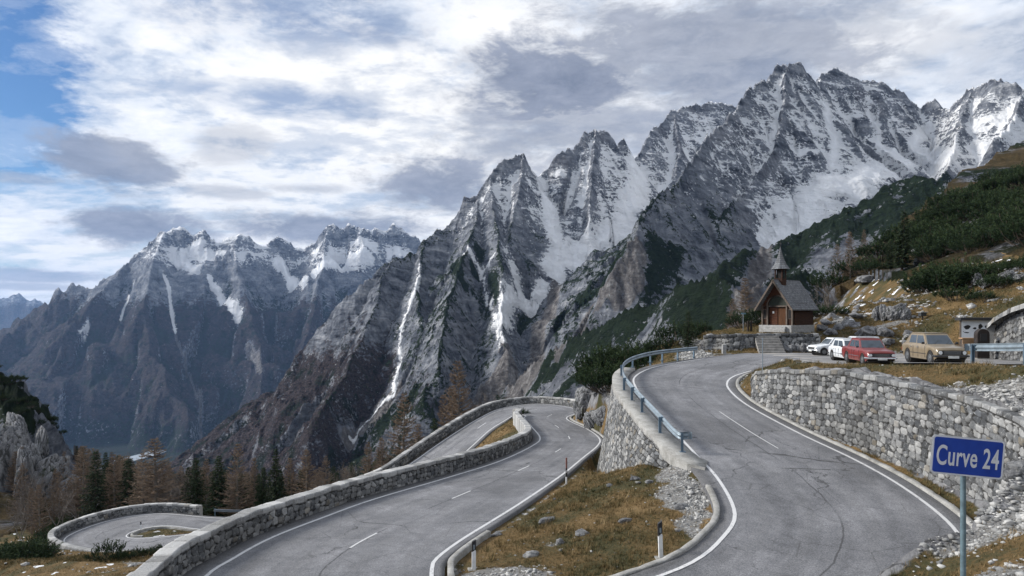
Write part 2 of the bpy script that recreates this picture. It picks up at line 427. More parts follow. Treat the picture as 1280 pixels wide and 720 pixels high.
# travelling downhill A is on the left, B on the right
def zc(Y): return np.interp(Y, [5, 20, 29, 36, 41, 46, 53, 62], [-.9, -1.6, -2.2, -2.8, -3.03, -3.2, -3.45, -3.6])
CARPARK = [(20, 46.2), (18.6, 43.6), (17.9, 40), (17.2, 36), (16.9, 31), (17.6, 28.6), (19.3, 27.7), (18.8, 24.5), (18.3, 21), (17.9, 14), (17.5, 6),
           (30, 6), (31.0, 20), (31.3, 33), (31.9, 43), (33.6, 47), (38.5, 48), (38.5, 54), (35.5, 57), (31, 57.6), (26, 57.6), (20.5, 57.4)]
def inpoly(X, Y, poly):
    ins = np.zeros(X.shape, bool); n = len(poly)
    for i in range(n):
        x1, y1 = poly[i]; x2, y2 = poly[(i+1) % n]
        if y1 == y2: continue
        c = ((y1 > Y) != (y2 > Y)) & (X < (x2-x1)*(Y-y1)/(y2-y1)+x1)
        ins ^= c
    return ins

# walls: (front foot, front top) polylines
def st(*p): return np.array(p, float)
i_r0, i_r1 = 4.0, 11.0
WR_top = st((13.9, 38.9, -3.9), (13.75, 37.6, -3.38), (13.75, 35, -3.05), (14.1, 32, -2.8), (14.6, 29.5, -2.62), (15.1, 27, -2.72), (15.5, 24.5, -2.85), (15.65, 22.5, -3.0), (15.5, 20.5, -3.25), (15.0, 18.7, -3.4), (14.2, 17, -3.6), (13.2, 15.6, -3.9))
WR_foot = WR_top.copy(); WR_foot[:, 2] = -8.5+.0946*WR_foot[:, 1]-.05; WR_foot[:, 0] -= .22; WR_foot[0] = (14.1, 39.1, -4.8)
WR_foot[:, 2] = np.minimum(WR_foot[:, 2], WR_top[:, 2]-.3)
# retaining wall under the guard rail
WL_top = st((6.75, 28.0, -6.0), (6.38, 29.2, -5.76), (6.25, 31.5, -5.52), (6.2, 34, -5.28), (6.15, 37, -5.0), (6.2, 40, -4.72), (6.45, 42.5, -4.48), (6.9, 45, -4.24), (7.8, 47.4, -4.02))
WL_foot = st((6.4, 27.9, -6.6), (5.85, 29.3, -6.7), (5.45, 31.5, -7.4), (5.2, 34, -8.3), (5.05, 37, -9.0), (5.1, 40, -9.8), (5.4, 42.5, -10.4), (6.2, 45.8, -10.3), (7.4, 48.3, -9.4))

# ------------------------------------------------------------------ terrain near the camera by membrane interpolation
class Field:
    def __init__(s, x0, y0, x1, y1, c):
        s.x0, s.y0, s.c = x0, y0, c
        s.nx = int((x1-x0)/c)+1; s.ny = int((y1-y0)/c)+1
        s.x1 = x0+(s.nx-1)*c; s.y1 = y0+(s.ny-1)*c
        s.v = np.zeros((s.ny, s.nx)); s.f = np.zeros((s.ny, s.nx), bool)
        s.X, s.Y = np.meshgrid(x0+np.arange(s.nx)*c, y0+np.arange(s.ny)*c)
    def setp(s, p, over=True):
        p = np.asarray(p, float)
        i = np.round((p[:, 0]-s.x0)/s.c).astype(int); j = np.round((p[:, 1]-s.y0)/s.c).astype(int)
        ok = (i > 0) & (i < s.nx-1) & (j > 0) & (j < s.ny-1)
        if not over: ok &= ~s.f[np.clip(j, 0, s.ny-1), np.clip(i, 0, s.nx-1)]
        s.v[j[ok], i[ok]] = p[ok, 2]; s.f[j[ok], i[ok]] = True
    def line(s, pts, over=True, dz=0.):
        q = resample(pts, s.c*.5); q[:, 2] += dz; s.setp(q, over)
    def border(s, fn):
        for sl in ((0, slice(None)), (-1, slice(None)), (slice(None), 0), (slice(None), -1)):
            s.v[sl] = fn(s.X[sl].ravel(), s.Y[sl].ravel()); s.f[sl] = True
    def solve(s):
        lev = [(s.v*s.f, s.f.astype(float))]
        while min(lev[-1][0].shape) > 12:
            v, f = lev[-1]; h, w = v.shape; H, W = (h+1)//2*2, (w+1)//2*2
            vp = np.zeros((H, W)); fp = np.zeros((H, W)); vp[:h, :w] = v; fp[:h, :w] = f
            vs_ = vp.reshape(H//2, 2, W//2, 2).sum((1, 3)); fs = fp.reshape(H//2, 2, W//2, 2).sum((1, 3))
            lev.append((np.where(fs > 0, vs_/np.maximum(fs, 1e-9), 0), (fs > 0).astype(float)))
        cur = None
        for k, (v, f) in enumerate(lev[::-1]):
            if cur is None: cur = np.where(f > 0, v, v[f > 0].mean())
            else:
                cur = np.repeat(np.repeat(cur, 2, 0), 2, 1)[:v.shape[0], :v.shape[1]]
                cur = np.where(f > 0, v, cur)
            for it in range(220 if k > 3 else 400):
                p = np.pad(cur, 1, mode='edge')
                a = (p[:-2, 1:-1]+p[2:, 1:-1]+p[1:-1, :-2]+p[1:-1, 2:])*.25
                cur = np.where(f > 0, v, a)
        s.v = cur; return s
    def __call__(s, X, Y, arr=None):
        A = s.v if arr is None else arr
        u = np.clip((np.asarray(X)-s.x0)/s.c, 0, s.nx-1.001); w = np.clip((np.asarray(Y)-s.y0)/s.c, 0, s.ny-1.001)
        i = u.astype(int); j = w.astype(int); fx = u-i; fy = w-j
        return (A[j, i]*(1-fx)+A[j, i+1]*fx)*(1-fy)+(A[j+1, i]*(1-fx)+A[j+1, i+1]*fx)*fy
    def inside(s, X, Y, m=0): return (X > s.x0+m) & (X < s.x1-m) & (Y > s.y0+m) & (Y < s.y1-m)

CREST = [P(*q) for q in LL('880,423,72 905,415,78 960,403,92 1000,385,102 1030,358,112 1080,322,130 1140,275,152 1180,246,168 1210,222,182 1249,200,198 1280,188,208 1330,170,215 1420,150,215')]
mid = Field(-330, -150, 420, 740, 2.5)
mid.border(lambda x, y: mountain(x, y))
def behind(pts, dist, drop):
    out = []
    for x, y, z in pts:
        r = math.hypot(x, y); out.append((x*(1+dist/r), y*(1+dist/r), z-drop))
    return out
mid.line(CREST); mid.line(behind(CREST[:8], 45, 30)); mid.line(behind(CREST[7:], 60, 15))
mid.line(behind(CREST[:6], 140, 110))
for s_ in ['1015,405,64 1040,395,68 1075,380,74 1120,365,78 1180,352,80 1250,340,80 1330,330,76',
           '1030,385,84 1080,352,96 1140,318,108 1200,285,120 1280,250,130 1360,230,130',
           '1150,432,57 1200,425,53 1240,405,48 1300,370,44']:
    mid.line([P(*q) for q in LL(s_)])
mid.line([(34, 30, -.5), (37, 10, 3), (36, -10, 4)]); mid.line([(60, 40, 12), (70, 0, 22), (60, -60, 25)]); mid.line([(130, 60, 45), (150, -60, 55)])
mid.line([(0, 0, -1.7), (0, -20, 0), (-10, -60, 4)]); mid.line([(-25, 0, -9), (-40, -30, -12), (-60, -90, -20)])
# slope left of the lower road and its far side
for s_ in ['150,706,44 60,700,46 -60,690,46', '190,716,25 185,712,28']:
    mid.line([P(*q) for q in LL(s_)])
mid.line([(-55, 62, -25), (-60, 75, -27), (-50, 88, -28), (-38, 88, -28), (-28, 90, -29.5), (-12, 93, -29)])
mid.line([(-60, 40, -22), (-90, 40, -30), (-120, 20, -38)])
mid.line([(-5, 100, -22), (-30, 110, -34), (-60, 110, -38)])
mid.line([(12, 96, -17), (26, 96, -12), (40, 100, -10)])
mid.line([(-20, 140, -44), (20, 140, -38), (60, 150, -34)]); mid.line([(-90, 150, -52), (-60, 180, -62), (0, 200, -66), (80, 210, -60)])
mid.line([(-150, 250, -100), (-60, 260, -98), (60, 280, -88), (150, 300, -70)]); mid.line([(-260, 420, -190), (-120, 400, -160), (0, 400, -125), (120, 400, -95)])
# crag on the left
CRAG = [P(*q) for q in LL('-160,470,175 -60,468,165 0,482,152 32,494,148 58,516,146 74,548,142')]
mid.line(CRAG); mid.line(behind(CRAG, 20, 22)); mid.line([P(*q) for q in LL('-60,640,108 0,640,110 40,640,112 80,636,118 104,632,126 112,615,136')])
mid.line([P(*q) for q in LL('-60,545,135 0,540,134 40,545,134 66,570,134')])
for k in range(0, len(RA), 4): mid.setp([(*((RA[k]+RB[k])/2)[:2], (RA[k][2]+RB[k][2])/2-.1)])
mid.line(WL_foot); mid.line([(-12, 30, -10.5), (-20, 45, -15), (-14, 52, -16)])
mid.line([(20, 50, -3.4), (30, 52, -3.4), (30, 30, -2.3), (26, 15, -1.4)])
mid.line([(12, 62, -3.8), (20, 62, -2.5), (26, 62, -2.2)])
mid.solve()
def crag_noise(X, Y):
    """broken rock of the crag on the left and of outcrops on the slopes"""
    m = np.exp(-(((X+105)/34)**2+((Y-135)/26)**2)**1.5)
    return m*((ridged(X/17, Y/17, 6, 61, .68)-.55)*6)
def H1(X, Y):
    """height without the fine foreground"""
    X = np.asarray(X, np.float32).ravel(); Y = np.asarray(Y, np.float32).ravel()
    h = np.empty(X.shape, np.float32)
    ins = mid.inside(X, Y)
    if (~ins).any(): h[~ins] = mountain(X[~ins], Y[~ins])
    if ins.any():
        x = X[ins]; y = Y[ins]; r = np.hypot(x, y)
        v = mid(x, y)
        w = sstep(0, 60, np.minimum.reduce([x-mid.x0, mid.x1-x, y-mid.y0, mid.y1-y]))*sstep(70, 160, r)
        v = v+w*(fbm(x/45, y/45, 3, 71)*5+ridged(x/16, y/16, 4, 72, .55)*1.6)+crag_noise(x, y)
        rh = ridge_height(x, y); rh = rh+detail(x, y, rh)+ridged((x+.4*rh)/13, y/13, 3, 19)*2.2
        far = sstep(250, 330, r)
        h[ins] = np.where(rh > v, v+(rh-v)*far, v)
    return h

# ------------------------------------------------------------------ foreground, 0.25 m cells
near = Field(-75, -12, 62, 116, .25)
near.border(H1)
def fill_strip(A, B, dz, ext=.55):
    n = len(A)
    for k in range(n-1):
        l = max(np.linalg.norm(A[k+1]-A[k]), np.linalg.norm(B[k+1]-B[k])); m = max(2, int(l/.12))
        w = np.linalg.norm(A[k]-B[k]); c = int((w+2*ext)/.12)
        t = np.linspace(0, 1, m)[:, None, None]; u = np.linspace(-ext/w, 1+ext/w, c)[None, :, None]
        a = A[k]*(1-t)+A[k+1]*t; b = B[k]*(1-t)+B[k+1]*t
        q = (a*(1-u)+b*u).reshape(-1, 3); q[:, 2] += dz; near.setp(q)
# loose controls
for s_ in [[(0, 0, -1.75), (3, 3.5, -2.6), (7, 7, -3.6)], [P(1060,748,12), P(1110,722,12.2), P(1150,700,12.3), P(1197,682,12.6), P(1235,646,13.2), P(1262,612,13.8), P(1290,570,14.6)], [(14.3, 15.9, -3.95), (15.2, 17.2, -3.65)],
           [(4, 8.5, -4.6), (5.5, 9, -4.35), (6.66, 9.8, -4.12), (7.9, 10.2, -3.75), (9.4, 10.6, -3.2)], [(9, 7, -2.6), (13, 10.5, -2.4), (15, 13, -2.3)], [(-7, 4, -4), (-14, 9, -7), (-14, 20, -9.2)], [(-20, 10, -10), (-30, 15, -14)],
           [(0, 6, -4.4), (-8, 8, -5.5)], [(17, 14, -1.8), (16.8, 20, -2.0)],
           [(14.4, 39.4, -3.9), (15.3, 42, -3.75), (16.6, 43.8, -3.7)]]:
    near.line(s_)
# slopes left of the parapet
PARA = offset(RA[int((N24-3)*SUB):int((N24+10)*SUB)+1], -.75)
p_ = offset(PARA, -.8); p_[:, 2] -= np.interp(np.arange(len(p_)), [0, 25, 60, 80, 104], [1.0, 1.5, 1.6, .9, .3]); near.line(p_)
p_ = offset(PARA[:60], -5); p_[:, 2] -= 3.5; near.line(p_)
for s_ in ['150,706,44 100,703,44.5 60,700,46 0,700,46', '200,688,49 160,690,52 100,690,54 40,684,57', '190,716,26 185,712,29']:
    near.line([P(*q) for q in LL(s_)])
near.line([(-50.5, 62, -26.3), (-51.5, 70, -26.7), (-50, 78, -27), (-43, 83, -27), (-33, 82.5, -27.2), (-24, 84.5, -28)])
near.line([(-52, 64, -26.6), (-58, 74, -27.2)])
near.line([(-47.5, 62, -26.5), (-44, 61.5, -26.2), (-36, 59, -25.2), (-28, 56.5, -23.2), (-20, 53.5, -20.6), (-12.5, 54, -17.9)])
# beyond the second hairpin
near.line([(8.4, 90, -16), (2, 93, -18), (-6, 89, -19), (-10.5, 80, -19), (-13.5, 72, -20), (-20, 68, -22.5)])
# outcrop between the upper road and the second hairpin
near.line([(8.2, 57, -8.9), (8.1, 61, -7.7), (8.3, 66, -7.5), (9.0, 72, -8.2), (9.5, 78, -9.5)])
near.line([(9.8, 55, -7.2), (10.2, 61, -6.3), (10.8, 68, -6.2)])
near.line([(10.5, 53, -5.6), (11.3, 58, -5.2), (12, 64, -5.3), (13, 72, -6.2)])
near.line([(15.5, 64, -2.9), (18, 64.2, -2.4), (22, 63.5, -2.1), (27, 63, -2.0)]); near.line([(15, 74, -4), (22, 76, -2.6), (30, 75, -.5)])
near.line([(15.3, 55, -3.6), (16.3, 60, -3.4), (17.2, 66, -3.1)]); near.line([(14.4, 59, -3.9), (13.2, 56, -4.3)])
# hill foot behind the car park
FOOT = [(28, 60.5, -2.6), (31, 59.6, -3.0), (35, 58.8, -2.8), (37.5, 56.5, -2.7), (40, 53.5, -2.6), (40, 48.5, -2.4)]
near.line(FOOT)
HW_top = st((33.25, 45.9, -.9), (32.85, 44.2, -.15), (32.45, 42, .42), (32.2, 40, .7), (32.0, 36, .95), (31.8, 30, 1.2), (31.7, 24, 1.6), (31.6, 16, 2.1))
HW_foot = HW_top.copy(); HW_foot[:, 2] = zc(HW_foot[:, 1])-.1; HW_foot[:, 0] -= .25
near.line(offset(HW_foot, -.1), dz=0); near.line(offset(HW_top, -.55)[2:], dz=-.15); near.line([(33.9, 46.2, -2.9), (33.6, 44.6, -2.2), (33.4, 43.4, -1.2)])
near.line([(41, 45.5, -1.6), (40, 42, .4), (40, 38, 2.2), (41, 20, 4.5)]); near.line([(36, 49, -2.95), (38.5, 47, -2.6)])
near.line([P(*q) for q in LL('1030,396,66 1075,383,71 1120,376,72 1150,372,72')]); near.line([P(*q) for q in LL('1100,404,63.5 1150,404,62 1190,404,58 1230,398,55')])
# car park
cpl = np.array([(x, y, float(zc(y))-.03) for x, y in CARPARK]); cpl = resample(cpl, .5)
for d_ in (.3, .8): near.line(offset(cpl, d_)[:-4], dz=-.05)
poly = CARPARK
msk = inpoly(near.X, near.Y, poly); near.v[msk] = (zc(near.Y)-.1)[msk]; near.f |= msk
fill_strip(RA, RB, -.12)
# ledges and walls
for d_ in (.3, .05, -.12): near.line(offset(WR_foot, d_))
near.line(offset(WR_top, -.45), dz=-.12); near.line(offset(WR_top, -.7), dz=-.1)
for d_ in (-.35, -.1, .15): near.line(offset(WL_foot, d_))
near.line(offset(WL_top, .45), dz=-.15)
near.line([(3.9, 26.5, -6.95), (4.5, 28.5, -7.2)])
# terrace of the chapel
TERR = st((17.7, 61.6, -2.2), (18.8, 59.8, -2.05), (20.6, 59.4, -1.98), (27.5, 59.7, -1.95))
near.line(offset(TERR, -.4)); near.line(offset(TERR, .35), dz=-1.5); near.line(offset(TERR, .8), dz=-1.45)
msk = inpoly(near.X, near.Y, [(18.3, 61.6), (20.2, 60), (27, 60.2), (28, 66), (20, 68.5), (18.2, 65)]); near.v[msk] = -2.0; near.f |= msk
near.solve()
def blur(a, n):
    for ax in (0, 1):
        c = np.cumsum(np.pad(a, [(n+1, n) if k == ax else (0, 0) for k in (0, 1)], mode='edge'), ax)
        a = (np.take(c, range(2*n+1, c.shape[ax]), ax)-np.take(c, range(0, c.shape[ax]-2*n-1), ax))/(2*n+1)
    return a
hard = np.zeros(near.v.shape)
def mark(A, B, ext):
    tmp = near.f.copy(); near.f[:] = False; vv = near.v.copy(); fill_strip(A, B, 0, ext); r = near.f.copy(); near.f[:] = tmp; near.v[:] = vv; return r
ROADMASK = mark(RA, RB, .45) | inpoly(near.X, near.Y, CARPARK)
hard[ROADMASK] = 1
soft = 1-np.clip(blur(blur(hard, 3), 3)*2.2, 0, 1)
X, Y = near.X, near.Y
gx, gy = np.gradient(blur(near.v, 2), .25); slope0 = np.hypot(gx, gy)
edge = sstep(0, 8, np.minimum.reduce([X-near.x0, near.x1-X, Y-near.y0, near.y1-Y]))
n_ = fbm(X/3.1, Y/3.1, 4, 5)*.16+fbm(X/.8, Y/.8, 3, 8)*.055
rock = sstep(.75, 1.25, slope0+.25*fbm(X/4, Y/4, 3, 9))
outc = np.exp(-(((X-9)/2.6)**2+((Y-69)/9)**2)**2)+np.exp(-(((X-40)/9)**2+((Y-70)/7)**2)**2)*.35
n_ = n_+np.clip(rock+outc, 0, 1)*(ridged(X/2.6, Y/2.6, 4, 33, .6)*.42)
hillm = sstep(58, 66, Y)*sstep(25, 31, X)
hrk = hillm*sstep(.22, .34, fbm(X/2.6, Y/2.0, 4, 43)+.12*fbm(X/9, Y/9, 2, 45))
n_ = n_+hillm*(fbm(X/7, Y/7, 3, 41)*1.3+fbm(X/1.7, Y/1.7, 3, 42)*.28)+hrk*(.25+ridged(X/1.3, Y/1.3, 3, 46, .6)*.3)
flat = inpoly(X, Y, [(18.3, 60.0), (20.2, 59.2), (27.5, 59.4), (28.5, 66), (20, 68.5), (18.2, 65)])
soft2 = soft*np.where(flat, .15, 1)
near.v = near.v+n_*soft2*edge
near.slope = slope0
# where stones and gravel lie, in metres of the ground plan
gr = np.zeros(near.v.shape)
for (x, y, rx, ry, a) in [(6.2, 23.7, 1.25, 2.1, .8), (5.6, 20.8, 1.2, 1.8, .5), (6.4, 26.6, .8, 1.5, .8), (-.3, 18.4, 1.8, 1.4, .8), (1.2, 17.3, 1.4, .7, .6), (2.8, 24, 1., 1, .35), (1.3, 21.5, 1, .8, .45),
                          (12.9, 16.2, 3, 2.6, 1), (9.5, 13, 3, 2, .8), (15.2, 14.5, 2.5, 3, .7), (16.6, 22, 1.0, 3.5, .75), (16, 27, .8, 1.6, .5), (16.6, 33, .7, 6, .45), (17.3, 39.5, .7, 4, .4),
                          (15.6, 57, 1.6, 4.5, 1), (16.8, 63, .9, 4.5, 1), (14.2, 52.4, 1.2, 1.6, .8), (33, 58, 6, 1.2, .4), (9, 61, 1.2, 4, .6), (-24, 44, 3.5, 3, .5), (-13.5, 26, 2, 2, .5), (-33, 55.3, 4, 1.5, .6), (7, 9, 3, 2.4, .5), (11, 10, 3, 3, .5),
                          (32.5, 66, 1, 3, .7), (29.5, 69, 1.8, .8, .6), (35.3, 62.7, 3, .7, .7)]:
    gr = np.maximum(gr, a*np.exp(-(((X-x)/rx)**2+((Y-y)/ry)**2)))
sh = np.clip(blur(hard, 4)*1.6, 0, 1)*(1-hard)
gr = np.maximum(gr, sh*.55)
gr = sstep(.30, .55, gr+.28*fbm(X/1.1, Y/1.1, 4, 21))
rk = np.clip(sstep(.8, 1.3, slope0+.3*fbm(X/2.5, Y/2.5, 4, 22))+sstep(.35, .6, outc*(.6+.8*fbm(X/3, Y/3, 3, 25))), 0, 1)
rk *= soft; rk = np.maximum(rk, hrk*.95); rk *= 1-np.exp(-(((X-37)/6)**2+((Y-53)/9)**2)**2)
sn = sstep(.26, .34, fbm(X/2.2, Y/1.1, 4, 28))*sstep(60, 66, Y)*sstep(25, 33, X)
sn = np.maximum(sn, sstep(.30, .36, fbm(X/1.3, Y/1.0, 4, 29))*sstep(-18, -24, X)*sstep(38, 44, Y))
gtone = np.clip(.5+.9*fbm(X/5, Y/5, 4, 30)+.5*fbm(X/1.2, Y/1.2, 2, 31), 0, 1)
near.gravel, near.rock = gr, rk
def H(X, Y):
    X = np.atleast_1d(np.asarray(X, float)); Y = np.atleast_1d(np.asarray(Y, float))
    o = H1(X, Y).astype(float); i = near.inside(X, Y, .3)
    if i.any(): o[i] = near(X[i], Y[i])
    return o
def Hz(x, y): return float(H([x], [y])[0])
def hit(pix, r0=60, r1=9000, n=700):
    """where the rays through these pixels meet the ground"""
    pix = np.array(pix, float); Yr = np.geomspace(r0, r1, n)
    X = (pix[:, 0, None]-640)*Yr/F; Z = (YH-pix[:, 1, None])*Yr/F
    h = H1(X.ravel(), np.broadcast_to(Yr, X.shape).ravel()).reshape(X.shape)
    k = (h >= Z).argmax(1); ok = (h >= Z).any(1)
    k = np.where(ok, k, n-1)
    return np.stack([X[np.arange(len(pix)), k], Yr[k], h[np.arange(len(pix)), k]], 1)
print('terrain fields', round(time.time()-T0, 1))
# ------------------------------------------------------------------ materials of the ground
def mat_near():
    k = NT('mountain grass and stone', .95, 0, .15); p = k.pos()
    g, r, s, t = k.attr('cover')
    n1 = k.noise(p, 1.3, 6, .6); n2 = k.noise(p, 9, 6, .65); n3 = k.noise(p, 40, 4, .6)
    grass = k.ramp(k.math('ADD', k.math('MULTIPLY', n2, .6), k.math('MULTIPLY', t, .4)), [(.25, (.028, .036, .016)), (.42, (.064, .060, .028)), (.56, (.135, .088, .038)), (.72, (.23, .155, .075))])
    grass = k.mix(k.rng(n3, .35, .7, 0., .55), grass, (.055, .038, .018))
    stone = k.ramp(k.voro(p, 9., out=1), [(0, .12), (.5, .23), (1, .40)])
    vd = k.voro(p, 9., 'DISTANCE_TO_EDGE')
    stone = k.mix(k.rng(vd, 0., .06, 1., 0.), stone, (.06, .05, .04))
    fine = k.ramp(n3, [(.3, (.10, .095, .085)), (.7, (.27, .26, .245))])
    gravel = k.mix(k.rng(n2, .4, .6), fine, stone)
    pr = k.mapping(p, (1, 1, .45), (R(20), R(12), 0))
    rn = k.noise(pr, .9, 10, .68, .4)
    rockc = k.ramp(rn, [(.30, (.045, .045, .05)), (.45, (.15, .15, .158)), (.6, (.27, .27, .275)), (.78, (.42, .42, .41))])
    crack = k.rng(k.noise(pr, 1.7, 6, .6, 1.5, 'RIDGED_MULTIFRACTAL') if False else k.voro(k.mapping(pr, (1.2, 1.2, .6)), 1.1, 'DISTANCE_TO_EDGE'), 0., .07, .7, 0.)
    rockc = k.mix(crack, rockc, (.035, .034, .034))
    c = k.mix(k.rng(k.math('ADD', g, k.math('MULTIPLY', k.math('SUBTRACT', n2, .5), .5)), .35, .65), grass, gravel)
    c = k.mix(k.rng(k.math('ADD', r, k.math('MULTIPLY', k.math('SUBTRACT', n1, .5), .7)), .4, .6), c, rockc)
    c = k.mix(k.rng(k.math('ADD', s, k.math('MULTIPLY', k.math('SUBTRACT', n2, .5), .7)), .45, .6), c, (.75, .77, .80))
    k.color(c)
    hgt = k.math('ADD', k.math('MULTIPLY', n2, .6), k.math('MULTIPLY', n3, .4)); hgt = k.math('ADD', hgt, k.math('MULTIPLY', k.math('MULTIPLY', rn, r), 5.))
    k.bump(hgt, .09); return k.m

def mat_mountain():
    k = NT('limestone, snow and forest', .95, 0, .1); p = k.pos()
    snow, green, forest, scree = k.attr('cover')
    far, near_, zt, _ = k.attr('range')        # 1 = across the valley
    # bedding and fracture texture in two sizes
    pm = k.mapping(p, (1, 1, 1.5), (R(28), R(-18), 0))
    a1 = k.noise(k.mapping(pm, (.55, .55, 1.1)), .03, 12, .68, .5); a2 = k.noise(pm, .008, 12, .68, .5)
    a = k.math('ADD', k.math('MULTIPLY', a1, k.math('SUBTRACT', 1., far)), k.math('MULTIPLY', a2, far))
    a0 = k.noise(k.mapping(pm, (1, 1, .5)), .4, 12, .72, .8); a = k.math('ADD', k.math('MULTIPLY', a, k.math('SUBTRACT', 1., near_)), k.math('MULTIPLY', a0, near_))
    b1 = k.noise(p, .16, 8, .7, .2); b2 = k.noise(p, .045, 8, .7, .2)
    b = k.math('ADD', k.math('MULTIPLY', b1, k.math('SUBTRACT', 1., far)), k.math('MULTIPLY', b2, far))
    # vertical streaks
    st1 = k.noise(k.mapping(p, (1, 1, .16)), .10, 7, .65, .3)
    bd = k.noise(k.mapping(p, (.22, .5, 1.6), (R(24), R(-20), 0)), .05, 8, .66, .35)     # bedding: ledges
    bdf = k.noise(k.mapping(p, (.22, .5, 1.6), (R(20), R(-16), 0)), .014, 8, .68, .35)
    bd = k.math('ADD', k.math('MULTIPLY', bd, k.math('SUBTRACT', 1., far)), k.math('MULTIPLY', bdf, far))
    rock = k.ramp(k.math('ADD', k.math('MULTIPLY', a, .5), k.math('ADD', k.math('MULTIPLY', st1, .25), k.math('MULTIPLY', bd, .25))), [(.38, (.024, .028, .040)), (.455, (.120, .134, .165)), (.53, (.265, .283, .32)), (.63, (.52, .53, .56))])
    rock = k.mix(k.rng(k.noise(p, .012, 4, .5), .5, .68, 0., .16), rock, (.16, .14, .135))
    sc = k.ramp(k.math('ADD', k.math('MULTIPLY', b, .5), k.math('MULTIPLY', st1, .5)), [(.38, (.075, .072, .075)), (.5, (.19, .18, .18)), (.62, (.36, .35, .345))])
    gn = k.ramp(b, [(.35, (.008, .016, .011)), (.7, (.026, .043, .024))])
    fn = k.noise(p, .35, 5, .7)
    fo = k.ramp(k.math('ADD', k.math('MULTIPLY', fn, .5), k.math('MULTIPLY', b, .5)), [(.38, (.010, .010, .014)), (.5, (.046, .039, .044)), (.62, (.125, .098, .098))])
    fo = k.mix(k.rng(k.noise(p, .02, 6, .7), .52, .60), fo, (.014, .022, .018))
    nz = k.math('SUBTRACT', b, .5); nz2 = k.math('SUBTRACT', k.math('ADD', k.math('MULTIPLY', a, .3), k.math('MULTIPLY', bd, .7)), .5)
    def msk(v, amp, w=.06, z=nz): return k.rng(k.math('ADD', v, k.math('MULTIPLY', z, amp)), .5-w, .5+w)
    c = k.mix(msk(scree, 1.0, .12), rock, sc)
    c = k.mix(msk(forest, 1.5, .12), c, fo)
    c = k.mix(msk(green, 2.2, .07), c, gn)
    c = k.mix(msk(snow, 2.6, .10), c, (.87, .88, .90))
    c = k.mix(msk(snow, 2.8, .05, nz2), c, (.87, .88, .90))
    gz = k.rng(k.math('ADD', zt, k.math('MULTIPLY', nz, .8)), .42, .58)
    gcol = k.ramp(k.noise(p, .12, 7, .7), [(.32, (.030, .034, .018)), (.48, (.080, .060, .030)), (.62, (.15, .105, .055)), (.75, (.22, .20, .17))])
    c = k.mix(k.math('MULTIPLY', gz, k.math('SUBTRACT', 1., k.rng(green, .45, .6))), c, gcol)
    k.color(c)
    hh = k.math('ADD', k.math('MULTIPLY', a1, 36.), k.math('ADD', k.math('MULTIPLY', b1, 9.), k.math('ADD', k.math('MULTIPLY', st1, 12.), k.math('MULTIPLY', bd, 22.))))
    hf = k.math('ADD', k.math('MULTIPLY', a2, 150.), k.math('MULTIPLY', b2, 40.))
    hh = k.math('ADD', k.math('MULTIPLY', hh, k.math('SUBTRACT', 1., far)), k.math('MULTIPLY', hf, far))
    hh = k.math('ADD', k.math('MULTIPLY', hh, k.math('SUBTRACT', 1., near_)), k.math('MULTIPLY', k.math('MULTIPLY', a0, 9.), near_))
    calm = k.math('SUBTRACT', 1., k.math('MULTIPLY', snow, .65, clamp=True))
    k.bump(k.math('MULTIPLY', hh, calm), 1., .9); return k.m

M_NEAR = mat_near(); M_MTN = mat_mountain()

# ------------------------------------------------------------------ foreground mesh
V = np.stack([near.X, near.Y, near.v], -1).reshape(-1, 3)
me = npmesh('hillside', V, gridfaces(near.ny, near.nx)[:, ::-1], True)
colattr(me, 'cover', np.stack([near.gravel, near.rock, sn, gtone], -1).reshape(-1, 4))
tag(link('hillside', me, M_NEAR), kind='structure')

# ------------------------------------------------------------------ mountains mesh, polar grid of true heights
AZ = np.radians(np.linspace(-47, 47, 1420))
RR = np.r_[np.geomspace(48, 700, 330), np.geomspace(702, 2300, 600), np.geomspace(2310, 7200, 330), np.geomspace(7300, 19000, 60)]
A, RG = np.meshgrid(AZ, RR)
X = (np.sin(A)*RG); Y = (np.cos(A)*RG)
h = H1(X.ravel(), Y.ravel()).reshape(X.shape)
print('heights', round(time.time()-T0, 1))

